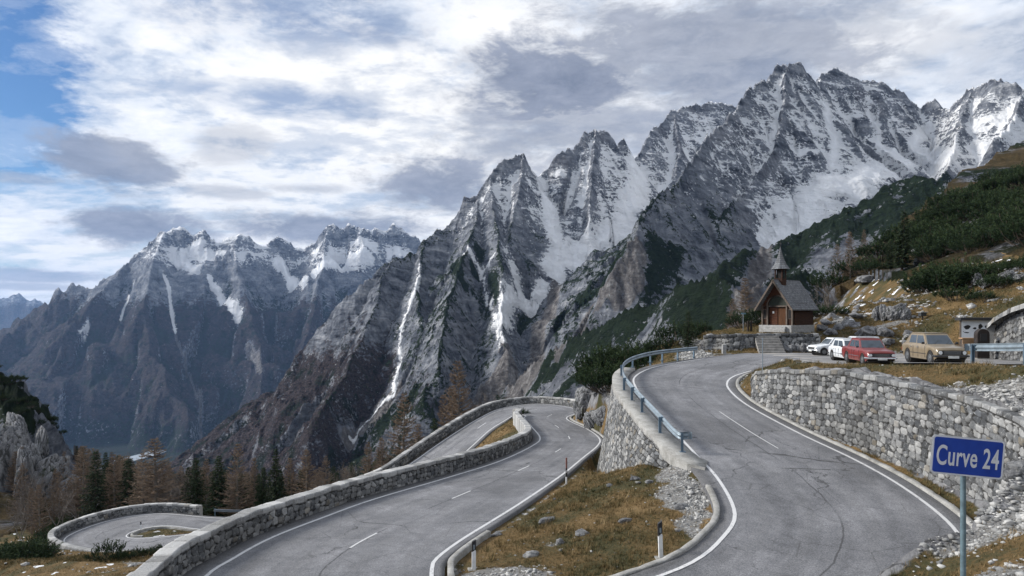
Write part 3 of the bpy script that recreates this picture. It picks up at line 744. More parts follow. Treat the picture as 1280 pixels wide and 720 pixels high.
# couloirs, screes and dwarf pine belts: traced once, laid on the slopes in ground plan
CUTS = [('snow', 6, '524,330 522,356 512,380 505,400 500,425 500,450 493,490', 8), ('scree', 18, '493,490 480,510 462,527 448,540 436,552', 3), ('snow', 5, '493,490 470,515 452,532 438,548', 1),
        ('snow', 6, '580,315 600,345 614,375 622,400 630,425', 8), ('snow', 26, '676,228 686,255 692,285 697,315 696,340', 12), ('snow', 40, '797,208 798,235 785,262 760,290 735,308 712,325', 8),
        ('snow', 26, '735,300 715,310 690,330', 0), ('snow', 20, '640,330 650,360 655,380', 8), ('snow', 14, '600,345 610,330 590,320', 0), ('snow', 16, '650,375 680,362 640,370 630,400', 3),
        ('snow', 38, '1190,200 1150,205 1105,215 1070,225 1035,230', 0), ('snow', 40, '1050,225 1020,250 995,275 965,300', 0), ('green', 14, '1110,240 1085,252 1060,265', 0),
        ('snow', 22, '1280,165 1260,178 1230,188', 0), ('snow', 16, '1160,160 1140,185 1130,205', 6), ('snow', 14, '1030,120 1035,150 1045,175 1040,205', 8), ('snow', 14, '1085,125 1095,160 1110,200', 4),
        ('snow', 10, '955,285 965,270 950,300', 0),
        ('scree', 16, '697,340 692,370 684,400 672,430 663,456', 4), ('scree', 18, '668,458 652,472 635,482 615,492 600,500', 1), ('scree', 10, '630,425 640,450 650,470', 4),
        ('scree', 9, '961,300 955,325 945,345 935,362 930,385', 3), ('scree', 12, '790,300 800,320 780,345 750,375', 2),
 ('scree', 8, '700,440 730,400 770,375 800,350', 0),
        ('green', 26, '700,405 735,375 790,340 830,318', 0), ('green', 18, '852,368 880,352 905,340 940,318', 0), ('green', 24, '985,330 1000,310 1025,290 1050,280', 0),
        ('green', 12, '568,330 574,345 580,362', 0), ('green', 16, '660,400 650,420 672,380', 0), ('green', 22, '655,480 690,455 720,430 760,402 800,388', 0), ('green', 20, '900,392 880,405 870,420', 0),
        ('green', 22, '610,355 618,380 612,372', 0), ('green', 14, '600,310 592,340 598,352', 0), ('green', 20, '450,552 470,535 500,510 510,500', 0), ('green', 16, '810,330 840,320 800,345', 0),
        ('green', 22, '1080,285 1110,262 1150,235 1180,222', 0), ('green', 14, '1050,290 1100,275 1130,262', 0),
        ('snow', 45, '250,310 235,318 225,330 245,335', 0), ('snow', 30, '262,355 275,372 290,385 300,398', 0), ('snow', 60, '395,345 425,335 450,330 462,326', 0), ('snow', 45, '345,330 360,345 380,360', 0),
        ('snow', 15, '205,345 211,360 213,375 215,392 219,412', 35), ('snow', 10, '167,355 160,375 155,388 151,402', 25), ('scree', 11, '219,412 222,425 229,445 238,470 246,500 251,525 254,548', 35),
        ('scree', 30, '310,430 318,446 326,462', 20), ('snow', 14, '110,405 104,418 100,425', 0)]
chan = {'snow': np.zeros(h.shape, np.float32), 'green': np.zeros(h.shape, np.float32), 'scree': np.zeros(h.shape, np.float32)}
cut = np.zeros(h.shape, np.float32)
wn = (fbm(X/60, Y/60, 3, 91)*.35+1)
for kind, w, s_, dep in CUTS:
    q = hit(LL(s_), 230); q = spline(q, 4) if len(q) > 2 else q
    x0, x1, y0, y1 = q[:, 0].min()-3*w, q[:, 0].max()+3*w, q[:, 1].min()-3*w, q[:, 1].max()+3*w
    m = (X > x0) & (X < x1) & (Y > y0) & (Y < y1)
    if not m.any(): continue
    x = X[m]; y = Y[m]; d = np.full(x.shape, 1e9)
    for a, b in zip(q, q[1:]):
        if np.linalg.norm(b[:2]-a[:2]) > 900: continue
        dx, dy = b[0]-a[0], b[1]-a[1]; t = np.clip(((x-a[0])*dx+(y-a[1])*dy)/(dx*dx+dy*dy+1e-6), 0, 1)
        d = np.minimum(d, np.hypot(x-a[0]-t*dx, y-a[1]-t*dy))
    e = np.exp(-(d/(w*wn[m]))**2)
    if kind == 'snow' and w < 10: e = e*(.74+.45*fbm(x/22, y/22, 3, 17))
    chan[kind][m] = np.maximum(chan[kind][m], e); cut[m] = np.maximum(cut[m], e*dep)
h = h-cut
# keep the coarse sheet under the foreground sheet
ins = near.inside(X, Y, 2.5)
h = np.where(ins, np.minimum(h, near(X, Y))-1.2, h)
# slope and hollows
def smooth(a, n): return blur(a, n)
dr = np.gradient(h, axis=0)/np.gradient(RG, axis=0); da = np.gradient(h, axis=1)/(RG*(AZ[1]-AZ[0]))
nz = 1/np.sqrt(1+smooth(dr, 1)**2+smooth(da, 2)**2)
cav = np.clip((smooth(h, 9)-h)/(RG*.006), -1, 1)
far = sstep(2900, 3800, RG)
zs = h+25*fbm(X/200, Y/200, 4, 95)
snowline = 105*(1-far)+360*far
snowline = np.where((RG < 2900), snowline+60*sstep(0, -350, X), snowline)
ss = sstep(-70, 210, zs-snowline)*(.50+.05*far)+far*.07*sstep(0, 300, zs-snowline)
snow = ss*(.74+1.7*(nz-.50)+.5*cav)+.06*ss
snow = np.where(zs < snowline-150, 0, snow)
snow = np.maximum(np.clip(snow, 0, 1)*1.0, chan['snow']*(1.02-.35*sstep(.55, .35, nz)-.12*(1-far)))
gb = sstep(330, 120, zs)*(1-far)*sstep(-450, -150, X+.0*Y)
green = gb*(.30+.75*(nz-.5)+.30*fbm(X/90, Y/90, 4, 96)-.25*cav)
green = np.maximum(np.clip(green, 0, 1), chan['green']*.95)
green = np.maximum(green, sstep(-600, -780, h)*far*.58)
lowl = sstep(150, -60, zs)*sstep(120, -300, X-.0*Y)*(1-far)
green = np.maximum(green, far*sstep(420, 150, zs)*np.clip(.25+.75*cav+.5*fbm(X/420, Y/420, 4, 55), 0, 1)*.62)
forest = lowl*(.30+1.0*(nz-.45))+far*sstep(260, -60, zs+60*cav)*(.86+.8*(nz-.62))
forest = forest+(1-far)*sstep(-40, -110, h)*sstep(200, -200, X)*.3
scree = np.clip(.35*cav*sstep(300, 0, zs)*(1-far)+.15*(nz-.6), 0, 1)
scree = np.maximum(scree, chan['scree']); forest = forest*(1-.9*chan['scree'])*(1-.8*chan['snow']); green = green*(1-.95*chan['scree'])*(1-.95*chan['snow'])
nearz = sstep(330, 200, RG)
# slopes this side of the ravine: pine scrub and grass
green = green*(1-nearz)+nearz*np.clip(.45+.5*fbm(X/20, Y/20, 4, 97), 0, 1)
cr = np.exp(-(((X+108)/36)**2+((Y-128)/24)**2)**2)
green = green*(1-cr)+cr*sstep(-.2, .4, (h+27)/20+.9*fbm(X/9, Y/9, 4, 98)); snow *= 1-nearz
rockn = np.clip(1-nz*1.2, 0, 1); green = np.where(RG < 330, green*(1-cr*sstep(.62, .42, nz)), green)
forest = forest*(1-nearz)+nearz*(1-cr)*np.clip(.55+.6*fbm(X/35, Y/35, 3, 99), 0, 1)*sstep(60, -20, X)
hs = sstep(60, 90, X)*nearz; scree = np.maximum(scree*(1-nearz), hs*sstep(.30, .5, fbm((X+Y)/14, (Y-X)/50, 4, 77))*.8)
COV = np.stack([snow, green, forest, scree], -1)
RNG = np.stack([far, nearz, nearz*(1-cr)*sstep(.35, .6, nz), np.ones_like(far)], -1)
faces = gridfaces(len(RR), len(AZ)).reshape(len(RR)-1, len(AZ)-1, 4)
Vm = np.stack([X, Y, h], -1)
cellin = near.inside(X, Y, 6); keep = ~(cellin[:-1, :-1] & cellin[1:, :-1] & cellin[1:, 1:] & cellin[:-1, 1:])
def rows(name, r0, r1):
    f = faces[r0:r1][keep[r0:r1]]; base = r0*len(AZ)
    me = npmesh(name, Vm[r0:r1+1].reshape(-1, 3), f-base, True)
    colattr(me, 'cover', COV[r0:r1+1].reshape(-1, 4)); colattr(me, 'range', RNG[r0:r1+1].reshape(-1, 4))
    tag(link(name, me, M_MTN), kind='structure')
ia, ib, ic = 330, int(np.searchsorted(RR, 2600)), int(np.searchsorted(RR, 9500))
rows('mountain_slopes', 0, ia); rows('mountain_massif', ia, ib); rows('valley_and_mountains', ib, ic); rows('distant_range', ic, len(RR)-1)
del X, Y, A, RG, h, wn, chan, cut, dr, da, nz, cav, COV, RNG, faces, Vm
# a plain beyond everything so that no edge of the world shows
bm = MB(); bm.box((0, 0, -905), (90000, 90000, 20)); 
kk = NT('far lowland', .95); kk.color(kk.ramp(kk.noise(kk.pos(), .001, 6), [(.3, (.03, .04, .03)), (.7, (.09, .085, .07))]))
tag(bm.build('lowland', kk.m), kind='structure')
# ground behind and beside the camera
# river on the valley floor
def river():
    q = np.array([P(120, 588, 3700), P(150, 578, 3880), P(163, 573, 3950), P(185, 568, 4080), P(200, 566, 4200), P(222, 559, 4450), P(245, 556, 4700)])
    q[:, 2] = -870.5; q = spline(q, 6); a = offset(q, 60); b = offset(q, -60); v = np.stack([a, b], 1)
    w = (20*perlin(np.arange(len(q))*.4, np.arange(len(q))*.1, 4)); v[:, 0, 1] += w
    k = NT('gravel river bed', .3); k.color(k.ramp(k.noise(k.pos(), .02, 5), [(.35, (.22, .27, .31)), (.6, (.42, .46, .50))]))
    tag(link('river', npmesh('river', v.reshape(-1, 3), gridfaces(len(q), 2)), k.m), kind='structure')
river()
# haze between the valley walls
hz = MB(); hz.box((0, 9000, 150), (46000, 24000, 2140)); HZ = hz.build('haze', None); tag(HZ, 'thin bluish haze filling the air over the valley', None, kind='stuff')
HZ.location = (0, 0, 0)
hm = bpy.data.materials.new('haze'); hm.use_nodes = True; t_ = hm.node_tree; t_.nodes.remove(t_.nodes['Principled BSDF'])
pv = t_.nodes.new('ShaderNodeVolumePrincipled'); pv.inputs['Color'].default_value = (.36, .58, 1., 1); pv.inputs['Density'].default_value = 2.3e-5; pv.inputs['Anisotropy'].default_value = .2
t_.links.new(pv.outputs[0], t_.nodes['Material Output'].inputs['Volume']); HZ.data.materials.append(hm)
print('mountains', round(time.time()-T0, 1))
# ------------------------------------------------------------------ roads
def mat_asphalt():
    k = NT('worn grey asphalt', .85, 0, .25); uv = k.uv(); p = k.pos()
    sp = k.n('ShaderNodeSeparateXYZ'); k.put(sp.inputs[0], uv); u, v = sp.outputs[0], sp.outputs[1]   # u metres along, v -1..1 across
    n1 = k.noise(p, .35, 5, .6); n2 = k.noise(p, 2.2, 6, .65); n3 = k.math('ADD', k.math('MULTIPLY', k.noise(p, 60, 3, .8), .6), k.math('MULTIPLY', k.noise(p, 16, 4, .8), .4))
    st = k.noise(k.mapping(uv, (.12, 5, 1)), 1., 5, .6)
    tone = k.math('ADD', k.math('ADD', k.math('MULTIPLY', n1, .3), k.math('MULTIPLY', n2, .2)), k.math('ADD', k.math('MULTIPLY', n3, .36), k.math('MULTIPLY', st, .24)))
    c = k.ramp(tone, [(.44, (.115, .117, .126)), (.55, (.200, .202, .214)), (.66, (.32, .32, .335))])
    av = k.math('ABSOLUTE', v)
    tr = k.math('ABSOLUTE', k.math('SUBTRACT', k.math('ABSOLUTE', k.math('SUBTRACT', av, .5)), .22))
    c = k.mix(k.math('MULTIPLY', k.rng(tr, .0, .13, 1., 0.), .22), c, (.23, .23, .235))
    c = k.mix(k.math('MULTIPLY', k.rng(av, 1.0, 1.12, 0., 1.), .55), c, (.075, .073, .072))
    # cracks and sealed seams
    wv = k.n('ShaderNodeCombineXYZ'); dn = k.noise(k.mapping(uv, (.35, 1.2, 1)), 1., 5, .6)
    k.put(wv.inputs[0], k.math('MULTIPLY', u, .10)); k.put(wv.inputs[1], k.math('ADD', k.math('MULTIPLY', v, .5), k.math('MULTIPLY', dn, .8)))
    cr = k.voro(wv.outputs[0], 1.6, 'DISTANCE_TO_EDGE')
    gate = k.rng(k.noise(k.mapping(uv, (.08, .8, 1), loc=(3, 1, 0)), 1., 3), .47, .57)
    c = k.mix(k.math('MULTIPLY', k.rng(cr, .002, .011, 1., 0.), k.math('MULTIPLY', gate, .75)), c, (.05, .05, .052))
    cr2 = k.voro(k.mapping(p, (1, 1, 0)), .45, 'DISTANCE_TO_EDGE')
    gate2 = k.rng(k.noise(p, .13, 3), .5, .6)
    c = k.mix(k.math('MULTIPLY', k.rng(cr2, .0, .012, 1., 0.), k.math('MULTIPLY', gate2, .45)), c, (.06, .06, .062))
    # sealed centre seam
    sm = k.math('ABSOLUTE', k.math('SUBTRACT', v, k.math('MULTIPLY', k.math('SUBTRACT', dn, .5), .12)))
    c = k.mix(k.math('MULTIPLY', k.rng(sm, .004, .014, 1., 0.), k.math('MULTIPLY', k.rng(k.noise(k.mapping(uv, (.15, 0, 1)), 1., 3), .42, .5), .7)), c, (.055, .055, .058))
    # patches
    pt = k.rng(k.noise(k.mapping(uv, (.10, .9, 1), loc=(9, 4, 0)), 1., 2, .4), .60, .63)
    c = k.mix(k.math('MULTIPLY', pt, .35), c, (.10, .10, .105))
    gn = k.noise(p, 24, 2, .9); c = k.mix(.8, c, k.ramp(gn, [(.38, (.42, .42, .42)), (.62, (1., 1., 1.))]), 'MULTIPLY')
    k.color(c); k.bump(n3, .012); return k.m
def mat_line():
    k = NT('worn white road paint', .7); p = k.pos()
    w = k.rng(k.math('ADD', k.math('MULTIPLY', k.noise(p, 3., 6, .7), .5), k.math('MULTIPLY', k.noise(p, 22., 4, .7), .5)), .36, .47)
    k.color(k.mix(k.math('MULTIPLY', w, .85), (.19, .19, .195), (.60, .60, .60))); return k.m
def mat_concrete():
    k = NT('weathered concrete', .9); p = k.pos()
    n = k.math('ADD', k.math('MULTIPLY', k.noise(p, 1.5, 7, .65), .6), k.math('MULTIPLY', k.noise(p, 18, 4, .7), .4))
    k.color(k.ramp(n, [(.32, (.12, .115, .105)), (.48, (.25, .245, .23)), (.66, (.40, .395, .38))])); k.bump(n, .03); return k.m
M_ASPH, M_LINE, M_CONC = mat_asphalt(), mat_line(), mat_concrete()

def uvgrid(me, UV):
    """UV (N,2) per vertex"""
    l = np.empty(len(me.loops), np.int32); me.loops.foreach_get('vertex_index', l)
    a = me.uv_layers.new(name='UVMap'); a.data.foreach_set('uv', UV[l].astype(np.float32).ravel())
def strip_grid(A, B, us, dz, name, mat, thick=0, umap=True):
    """sheet between two polylines; us = positions across (0 at A, 1 at B)"""
    A = np.asarray(A); B = np.asarray(B); w = np.linalg.norm(A-B, axis=1)[:, None]
    C = (A+B)/2; s = np.r_[0, np.cumsum(np.linalg.norm(np.diff(C, axis=0), axis=1))]
    V = A[:, None, :]*(1-us[None, :, None])+B[:, None, :]*us[None, :, None]
    V[..., 2] += dz; V[:, 0, 2] -= .4; V[:, -1, 2] -= .4
    me = npmesh(name, V.reshape(-1, 3), gridfaces(len(A), len(us)), True)
    U = np.stack([np.broadcast_to(s[:, None], V.shape[:2]), np.broadcast_to((us*2-1)[None], V.shape[:2])], -1).reshape(-1, 2)
    uvgrid(me, U)
    o = link(name, me, mat)
    return o
def dens(P_, n): return np.array([P_[0]+(P_[-1]-P_[0])*0]) if False else None
def refine(A, B, step=.6):
    C = (A+B)/2; s = np.r_[0, np.cumsum(np.linalg.norm(np.diff(C, axis=0), axis=1))]
    t = np.linspace(0, s[-1], int(s[-1]/step)+2)
    f = lambda Q: np.stack([np.interp(t, s, Q[:, k]) for k in range(3)], 1)
    return f(A), f(B)
RAr, RBr = RA, RB
ext = .45/6.5
# side margins
us = np.r_[-ext*1.92, -ext*1.9, -ext*.9, np.linspace(0, 1, 13), 1+ext, 1+ext*1.5, 1+ext*1.52]
n1 = (N24-4)*SUB
def road(name, i0, i1, zoff=0., us=us):
    A, B = refine(RA[i0:i1+1], RB[i0:i1+1], .7)
    tag(strip_grid(A, B, us, zoff, name, M_ASPH), kind='structure')
road('upper_road', 0, n1); road('lower_road', n1, len(RA)-1, us=np.r_[us[:-3], 1+ext*.5, 1+ext*.85, 1+ext*.87])
# car park
def carpark():
    bm = bmesh.new(); poly = resample([(x, y, 0) for x, y in CARPARK]+[(*CARPARK[0], 0)], 1.5)[:-1]
    xs = np.arange(15, 40, 1.0); ys = np.arange(5, 59, 1.0)
    from mathutils.geometry import delaunay_2d_cdt
    XX, YY = np.meshgrid(xs, ys); m = inpoly(XX.ravel(), YY.ravel(), [tuple(q[:2]) for q in poly])
    pts = [Vector(q[:2]) for q in poly]+[Vector(q) for q in np.stack([XX.ravel()[m], YY.ravel()[m]], 1)]
    n = len(poly); r = delaunay_2d_cdt(pts, [(i, (i+1) % n) for i in range(n)], [list(range(n))], 1, 1e-4)
    v = np.array([(q.x, q.y, float(zc(q.y))-.012+.02*math.sin(q.x*1.1)*math.sin(q.y*.9)) for q in r[0]])
    me = npmesh('car_park', v, np.array(r[2]), True); uvgrid(me, np.stack([v[:, 1], (v[:, 0]-25)/6], 1))
    k = NT('gritty asphalt', .9, 0, .2); p = k.pos()
    n1 = k.noise(p, .4, 6, .65); n3 = k.noise(p, 30, 4, .7)
    c = k.ramp(k.math('ADD', k.math('MULTIPLY', n1, .5), k.math('MULTIPLY', n3, .5)), [(.36, (.13, .128, .13)), (.5, (.19, .188, .19)), (.66, (.30, .295, .29))])
    c = k.mix(k.rng(k.math('ADD', k.noise(p, .5, 5, .6), k.math('MULTIPLY', n3, .2)), .6, .72), c, (.34, .32, .29))
    k.color(c); k.bump(n3, .02)
    tag(link('car_park', me, k.m), kind='structure')
carpark()
# painted lines
def line_strip(P_, w, dz=.008):
    a = offset(P_, -w/2); b = offset(P_, w/2); a[:, 2] += dz; b[:, 2] += dz
    return a, b
LV, LF = [], []
def add_line(P_, w=.14, dz=.009):
    P_ = resample(P_, .5) if len(P_) > 2 else np.array(P_)
    a, b = line_strip(P_, w, dz); n = sum(len(v) for v in LV)
    LV.append(np.stack([a, b], 1).reshape(-1, 3)); LF.append(gridfaces(len(P_), 2)+n)
add_line(offset(RA[int(2.2*SUB):], .0), .12); add_line(RB[int(1.6*SUB):], .12)
MIDL = (RA+RB)/2
md = resample(MIDL, .5)
s0 = int(np.argmin(np.hypot(md[:, 0]+5.2, md[:, 1]-21)))
# road surface sags nowhere: centre dashes on the lower road
k_ = s0+2
while k_ < len(md)-10:
    if md[k_][1] < 90 and md[k_][2] > -12.9: add_line(md[k_:k_+5], .075)
    k_ += 17
m2 = RA*.62+RB*.38; m2 = resample(m2, .5)
i2 = int(np.argmin(np.hypot(m2[:, 0]-11.2, m2[:, 1]-33)))
add_line(m2[i2-4:i2+10], .05)
me = npmesh('road_markings', np.vstack(LV), np.vstack(LF)); tag(link('road_markings', me, M_LINE), kind='structure')

# kerbs: real steps with joints
def kerb(name, path, w=.22, h=.12, label=None, jit=.012, seg=.8, sink=.25):
    P_ = resample(path, .2); s = np.r_[0, np.cumsum(np.linalg.norm(np.diff(P_, axis=0), axis=1))]
    a = offset(P_, -w/2); b = offset(P_, w/2)
    prof = [(0, -sink), (0, h-.02), (.02, h), (w-.02, h), (w, h-.02), (w, -sink)]
    V = []
    for (u, z) in prof:
        q = a+(b-a)*(u/w); q[:, 2] = P_[:, 2]+z; V.append(q)
    V = np.stack(V, 1); blk = np.floor(s/seg)
    V[:, :, 2] += ((rand01(blk, blk*0, 5)-.5)*jit*2)[:, None]; V[:, :, 2] -= (np.abs((s/seg) % 1-.0) < .12)[:, None]*.018
    V += .008*perlin(V[..., 0]*4+V[..., 2]*3, V[..., 1]*4, 4)[..., None]
    me = npmesh(name, V.reshape(-1, 3), gridfaces(len(P_), len(prof)), False)
    return tag(link(name, me, M_CONC), kind='structure')
kerb('kerb', rb(9.35, N24+1.6, .55), .19, .12)
kerb('kerb', np.vstack([ra(2.6, 11.3, .62)]), .2, .1)
kerb('kerb', rb(N24+5.9, N24+9.8, .42), .2, .11)
kerb('kerb', ra(len(ROAD)-2, len(ROAD)-1, .5)[::-1], .2, .1) if False else None
kerb('kerb', rb(len(ROAD)-7.6, len(ROAD)-2.2, .5), .2, .12)
# concrete ledge on top of the retaining wall, with its end slab
def ledge():
    o_ = resample(spline(np.vstack([[(6.9, 26.1, -6.03)], [(6.62, 27.2, -5.93)], WL_top[1:]]), 6), .25)
    i_ = offset(o_, .95); o_ = offset(o_, -.06)
    i_[0] = (7.35, 25.6, -6.08); i_[:3, 0] += .05
    n = len(o_); z = -8.5+.0946*o_[:, 1]+.05
    z = np.where(o_[:, 1] > 47, z, z)
    r = []
    for k in range(n):
        r.append([(o_[k][0], o_[k][1], z[k]-.45), (o_[k][0], o_[k][1], z[k]+.02), (o_[k][0]+.02, o_[k][1], z[k]+.05), (i_[k][0], i_[k][1], z[k]+.02), (i_[k][0], i_[k][1], z[k]-.3)])
    v = np.array(r); v[..., 2] += .02*perlin(v[..., 0]*1.3, v[..., 1]*1.3, 3)+.006*perlin(v[..., 0]*7, v[..., 1]*7, 3)
    me = npmesh('concrete_ledge', v.reshape(-1, 3), gridfaces(n, 5), False); o = link('concrete_ledge', me, M_CONC)
    b = MB(); b.poly([tuple(q) for q in v[0]], (.0, .05, 0)); bb = b.build('end_face', M_CONC, o)
    tag(o, 'cracked concrete ledge carrying the guardrail posts above the steep stone wall', 'ledge')
ledge()

# ------------------------------------------------------------------ masonry
def mat_masonry():
    k = NT('rubble limestone masonry', .9, 0, .2); p = k.pos()
    r, e, q, t = k.attr('stone')
    n = k.noise(p, 7, 6, .7); n2 = k.noise(p, 32, 4, .7); n3 = k.noise(p, .5, 4, .6)
    v = k.math('ADD', k.math('MULTIPLY', r, .55), k.math('MULTIPLY', n, .45))
    c = k.ramp(v, [(.2, (.045, .047, .050)), (.42, (.112, .115, .119)), (.62, (.205, .206, .205)), (.85, (.37, .368, .36))])
    c = k.mix(k.rng(q, .93, .98, 0., .3), c, (.30, .24, .15)); c = k.mix(k.rng(q, .0, .14, .5, 0.), c, (.10, .11, .125))
    c = k.mix(k.rng(k.math('ADD', n, k.math('MULTIPLY', n2, .4)), .74, .92, 0., .6), c, (.52, .52, .50))
    c = k.mix(k.rng(n3, .48, .66, 0., .45), c, (.085, .083, .078))
    c = k.mix(k.rng(e, .03, .20, .98, 0.), c, (.022, .021, .020))
    c = k.mix(k.math('MULTIPLY', k.rng(t, .0, 1., 0., 1.), k.rng(n2, .3, .6, .25, .65)), c, (.60, .595, .58))
    k.color(c); k.bump(k.math('ADD', k.math('MULTIPLY', n, .6), k.math('MULTIPLY', n2, .4)), .035); return k.m
M_MAS = mat_masonry()
def masonry(name, foot, top, thick, back, label, cat, cell=.05, rh=.26, cw=.34, depth=.055, capw=.7, seed=1, side=1, capc=1., group=None, topjit=.04):
    """wall with a stone face from foot to top, a cap of the given thickness to the side away from the face and a back drop.
    side=1: face looks to the left of the path direction"""
    L = np.linalg.norm(np.diff(np.asarray(top)[:, :3], axis=0), axis=1).sum(); n = int(L/cell)+2
    f = resample(spline(foot, 6), n=n); t = resample(spline(top, 6), n=n)
    t[:, 2] += topjit*perlin(np.arange(n)*cell*1.3, np.zeros(n), seed)
    inn = offset(t, side*thick)-t
    bk = t+inn; hmax = np.linalg.norm(t-f, axis=1).max()
    nf = max(3, int(hmax/cell)+1); nc = max(3, int(thick/cell)+1); nb = max(2, int(back/cell/1.5)+1)
    a = np.linspace(0, 1, nf)[None, :, None]; c = np.linspace(0, 1, nc)[None, 1:, None]; b = np.linspace(0, 1, nb)[None, 1:, None]
    fr = f[:, None]*(1-a)+t[:, None]*a; cp = t[:, None]*(1-c)+bk[:, None]*c
    bot = bk+inn*.05; bot[:, 2] -= back; bb = bk[:, None]*(1-b)+bot[:, None]*b
    V = np.concatenate([fr, cp, bb], 1); m = V.shape[1]
    s = np.r_[0, np.cumsum(np.linalg.norm(np.diff(t[:, :2], axis=0), axis=1))]
    S = np.broadcast_to(s[:, None], (n, m)).copy()
    hh = np.linalg.norm(t-f, axis=1)
    T = np.concatenate([-(1-a[..., 0])*hh[:, None], c[..., 0]*thick*np.ones((n, 1)), thick+b[..., 0]*back*np.ones((n, 1))], 1)
    S += .07*perlin(S*1.2, T*1.2, seed+5); T = T+.07*perlin(S*.6, T*1.0, seed+6)
    cap = (np.arange(m) >= nf-1)[None] & (np.arange(m) < nf+nc-2)[None] & np.ones((n, 1), bool)
    # cap course takes in the top of the face
    captop = T > -rh*.75
    U = np.where(captop, S/capw, S/cw); Wv = np.where(captop, .5+.0*T, T/rh)
    capcell = captop
    row = np.floor(Wv); best = np.full(S.shape, 9.); sec = np.full(S.shape, 9.); bi = np.zeros(S.shape); bj = np.zeros(S.shape)
    sh = np.where(capcell, 0, 0)
    for dj in (-1, 0, 1):
        rj = row+dj; off = rand01(rj, rj*0+seed, 3)*.8
        ui = np.floor(U-off)
        for di in (-1, 0, 1):
            ci = ui+di
            jx = (rand01(ci, rj, seed+11)-.5)*.72; jy = (rand01(ci, rj, seed+12)-.5)*.52
            dx = U-(ci+off+.5+jx); dy = (Wv-(rj+.5+jy))
            d = (np.abs(dx)**4+np.abs(dy*1.05)**4)**.25
            d = np.where(capcell & (dj != 0), 9., d)
            d = np.where((~capcell) & (Wv > -.75+0) & (rj > -1+0) & (dj > 0), 9., d)
            nb_ = d < best; sec = np.where(nb_, best, np.minimum(sec, d)); bi = np.where(nb_, ci, bi); bj = np.where(nb_, rj, bj); best = np.where(nb_, d, best)
    e = np.clip(sec-best, 0, 1)
    eT = np.abs(T+rh*.75)/rh; e = np.minimum(e, eT*1.2)
    r1 = rand01(bi, bj+np.where(capcell, 500, 0), seed+20); r2 = rand01(bi, bj+np.where(capcell, 500, 0), seed+21)
    dS = np.gradient(V, axis=0); dT = np.gradient(V, axis=1); N = np.cross(dS, dT); N /= np.linalg.norm(N, axis=2)[..., None]+1e-9
    N *= -1 if side > 0 else 1
    if ((N*(-inn[:, None])).sum(2)[:, :nf].mean() < 0): N = -N
    disp = depth*(sstep(0, .13, e)-.6)+depth*1.0*(r1-.5)*sstep(0, .12, e)+.018*fbm(S*6, T*6, 3, seed+30)
    disp = disp*np.where(capcell, .75, 1)
    fade = np.ones((n, 1)); V = V+N*(disp*fade)[..., None]
    fc = gridfaces(n, m)
    me = npmesh(name, V.reshape(-1, 3), fc, True)
    colattr(me, 'stone', np.stack([r2, e, r1, np.where(capcell, capc*(.55+.45*r2), 0)], -1).reshape(-1, 4))
    o = link(name, me, M_MAS)
    # closed ends
    for k, en in ((0, 1), (n-1, -1)):
        vs = V[k]; bmm = MB(); ring = [tuple(q) for q in vs[::3]]+[tuple(vs[-1]), tuple((vs[0]+vs[-1])/2+Vector((0, 0, min(vs[0][2], vs[-1][2])-(vs[0][2]+vs[-1][2])/2)))]
        bmm.poly(ring, tuple((V[min(k+1, n-1)]-V[max(k-1, 0)]).mean(0)*en*.4)); ee = bmm.build('end_face', M_MAS, o)
    return tag(o, label, cat, group)

# high wall beside the upper road
masonry('stone_wall', WR_foot[::-1], WR_top[::-1], .5, .25, 'high curved grey rubble wall holding the bank on the right of the upper road', 'wall', .045, .25, .32, .06, .4, 3, side=1 if True else -1, capc=.25)
# steep wall under the guard rail
masonry('stone_wall', WL_foot, WL_top, .3, .2, 'steep stone retaining wall carrying the guardrail and the upper road', 'wall', .05, .22, .34, .06, .45, 5, side=1, capc=.2)
# parapet along the lower road (its stony side looks to the road, cap on top)
def parapet(path, h, thick, out, label, **kw):
    """path = road-side foot; the body stands on the far side"""
    top = path.copy(); top[:, 2] += h; foot = path.copy(); foot[:, 2] -= .12
    return masonry('stone_parapet', foot, top, thick, out, label, 'wall', **kw)
pA = offset(RA[int((N24-3.0)*SUB):int((N24+8.8)*SUB)+1], -.72)
tip = pA[-1]; pA = np.vstack([pA[:-1:3], [tip], [(1.05, 71.5, -11.2)], [(.55, 73.3, -11.45)]])
parapet(pA[::-1], .82, .5, 1.9, 'long curved stone parapet with pale cap stones on the outer edge of the lower road', cell=.05, rh=.24, cw=.34, depth=.05, capw=.62, seed=8, side=1, capc=.85)
iE0, iE1 = N24+9.9, N24+21.2
pB = offset(RB[int((N24+10.2)*SUB):int((N24+19.4)*SUB)+1], .8)[::3]
parapet(pB, .85, .5, 1.6, 'low stone parapet around the far side of the second bend down', cell=.08, rh=.26, cw=.45, depth=.05, capw=.8, seed=9, side=1, capc=.7)
lh0, lh1 = len(ROAD)-8.2, len(ROAD)-3.2
pC = offset(RA[int(lh0*SUB):int(lh1*SUB)+1], -.85)[::3]
pC = pC[::-1]
parapet(pC, .9, .5, 2.6, 'round stone parapet of the small hairpin far below on the left', cell=.09, rh=.28, cw=.45, depth=.05, capw=.8, seed=10, side=1, capc=.8)
# wall on the hill side of the car park
masonry('stone_wall', HW_foot, HW_top, .5, .3, 'tall pale boulder wall with sloping end behind the noticeboard', 'wall', .07, .36, .42, .08, .5, 12, side=1, capc=.3)
print('roads, walls', round(time.time()-T0, 1))
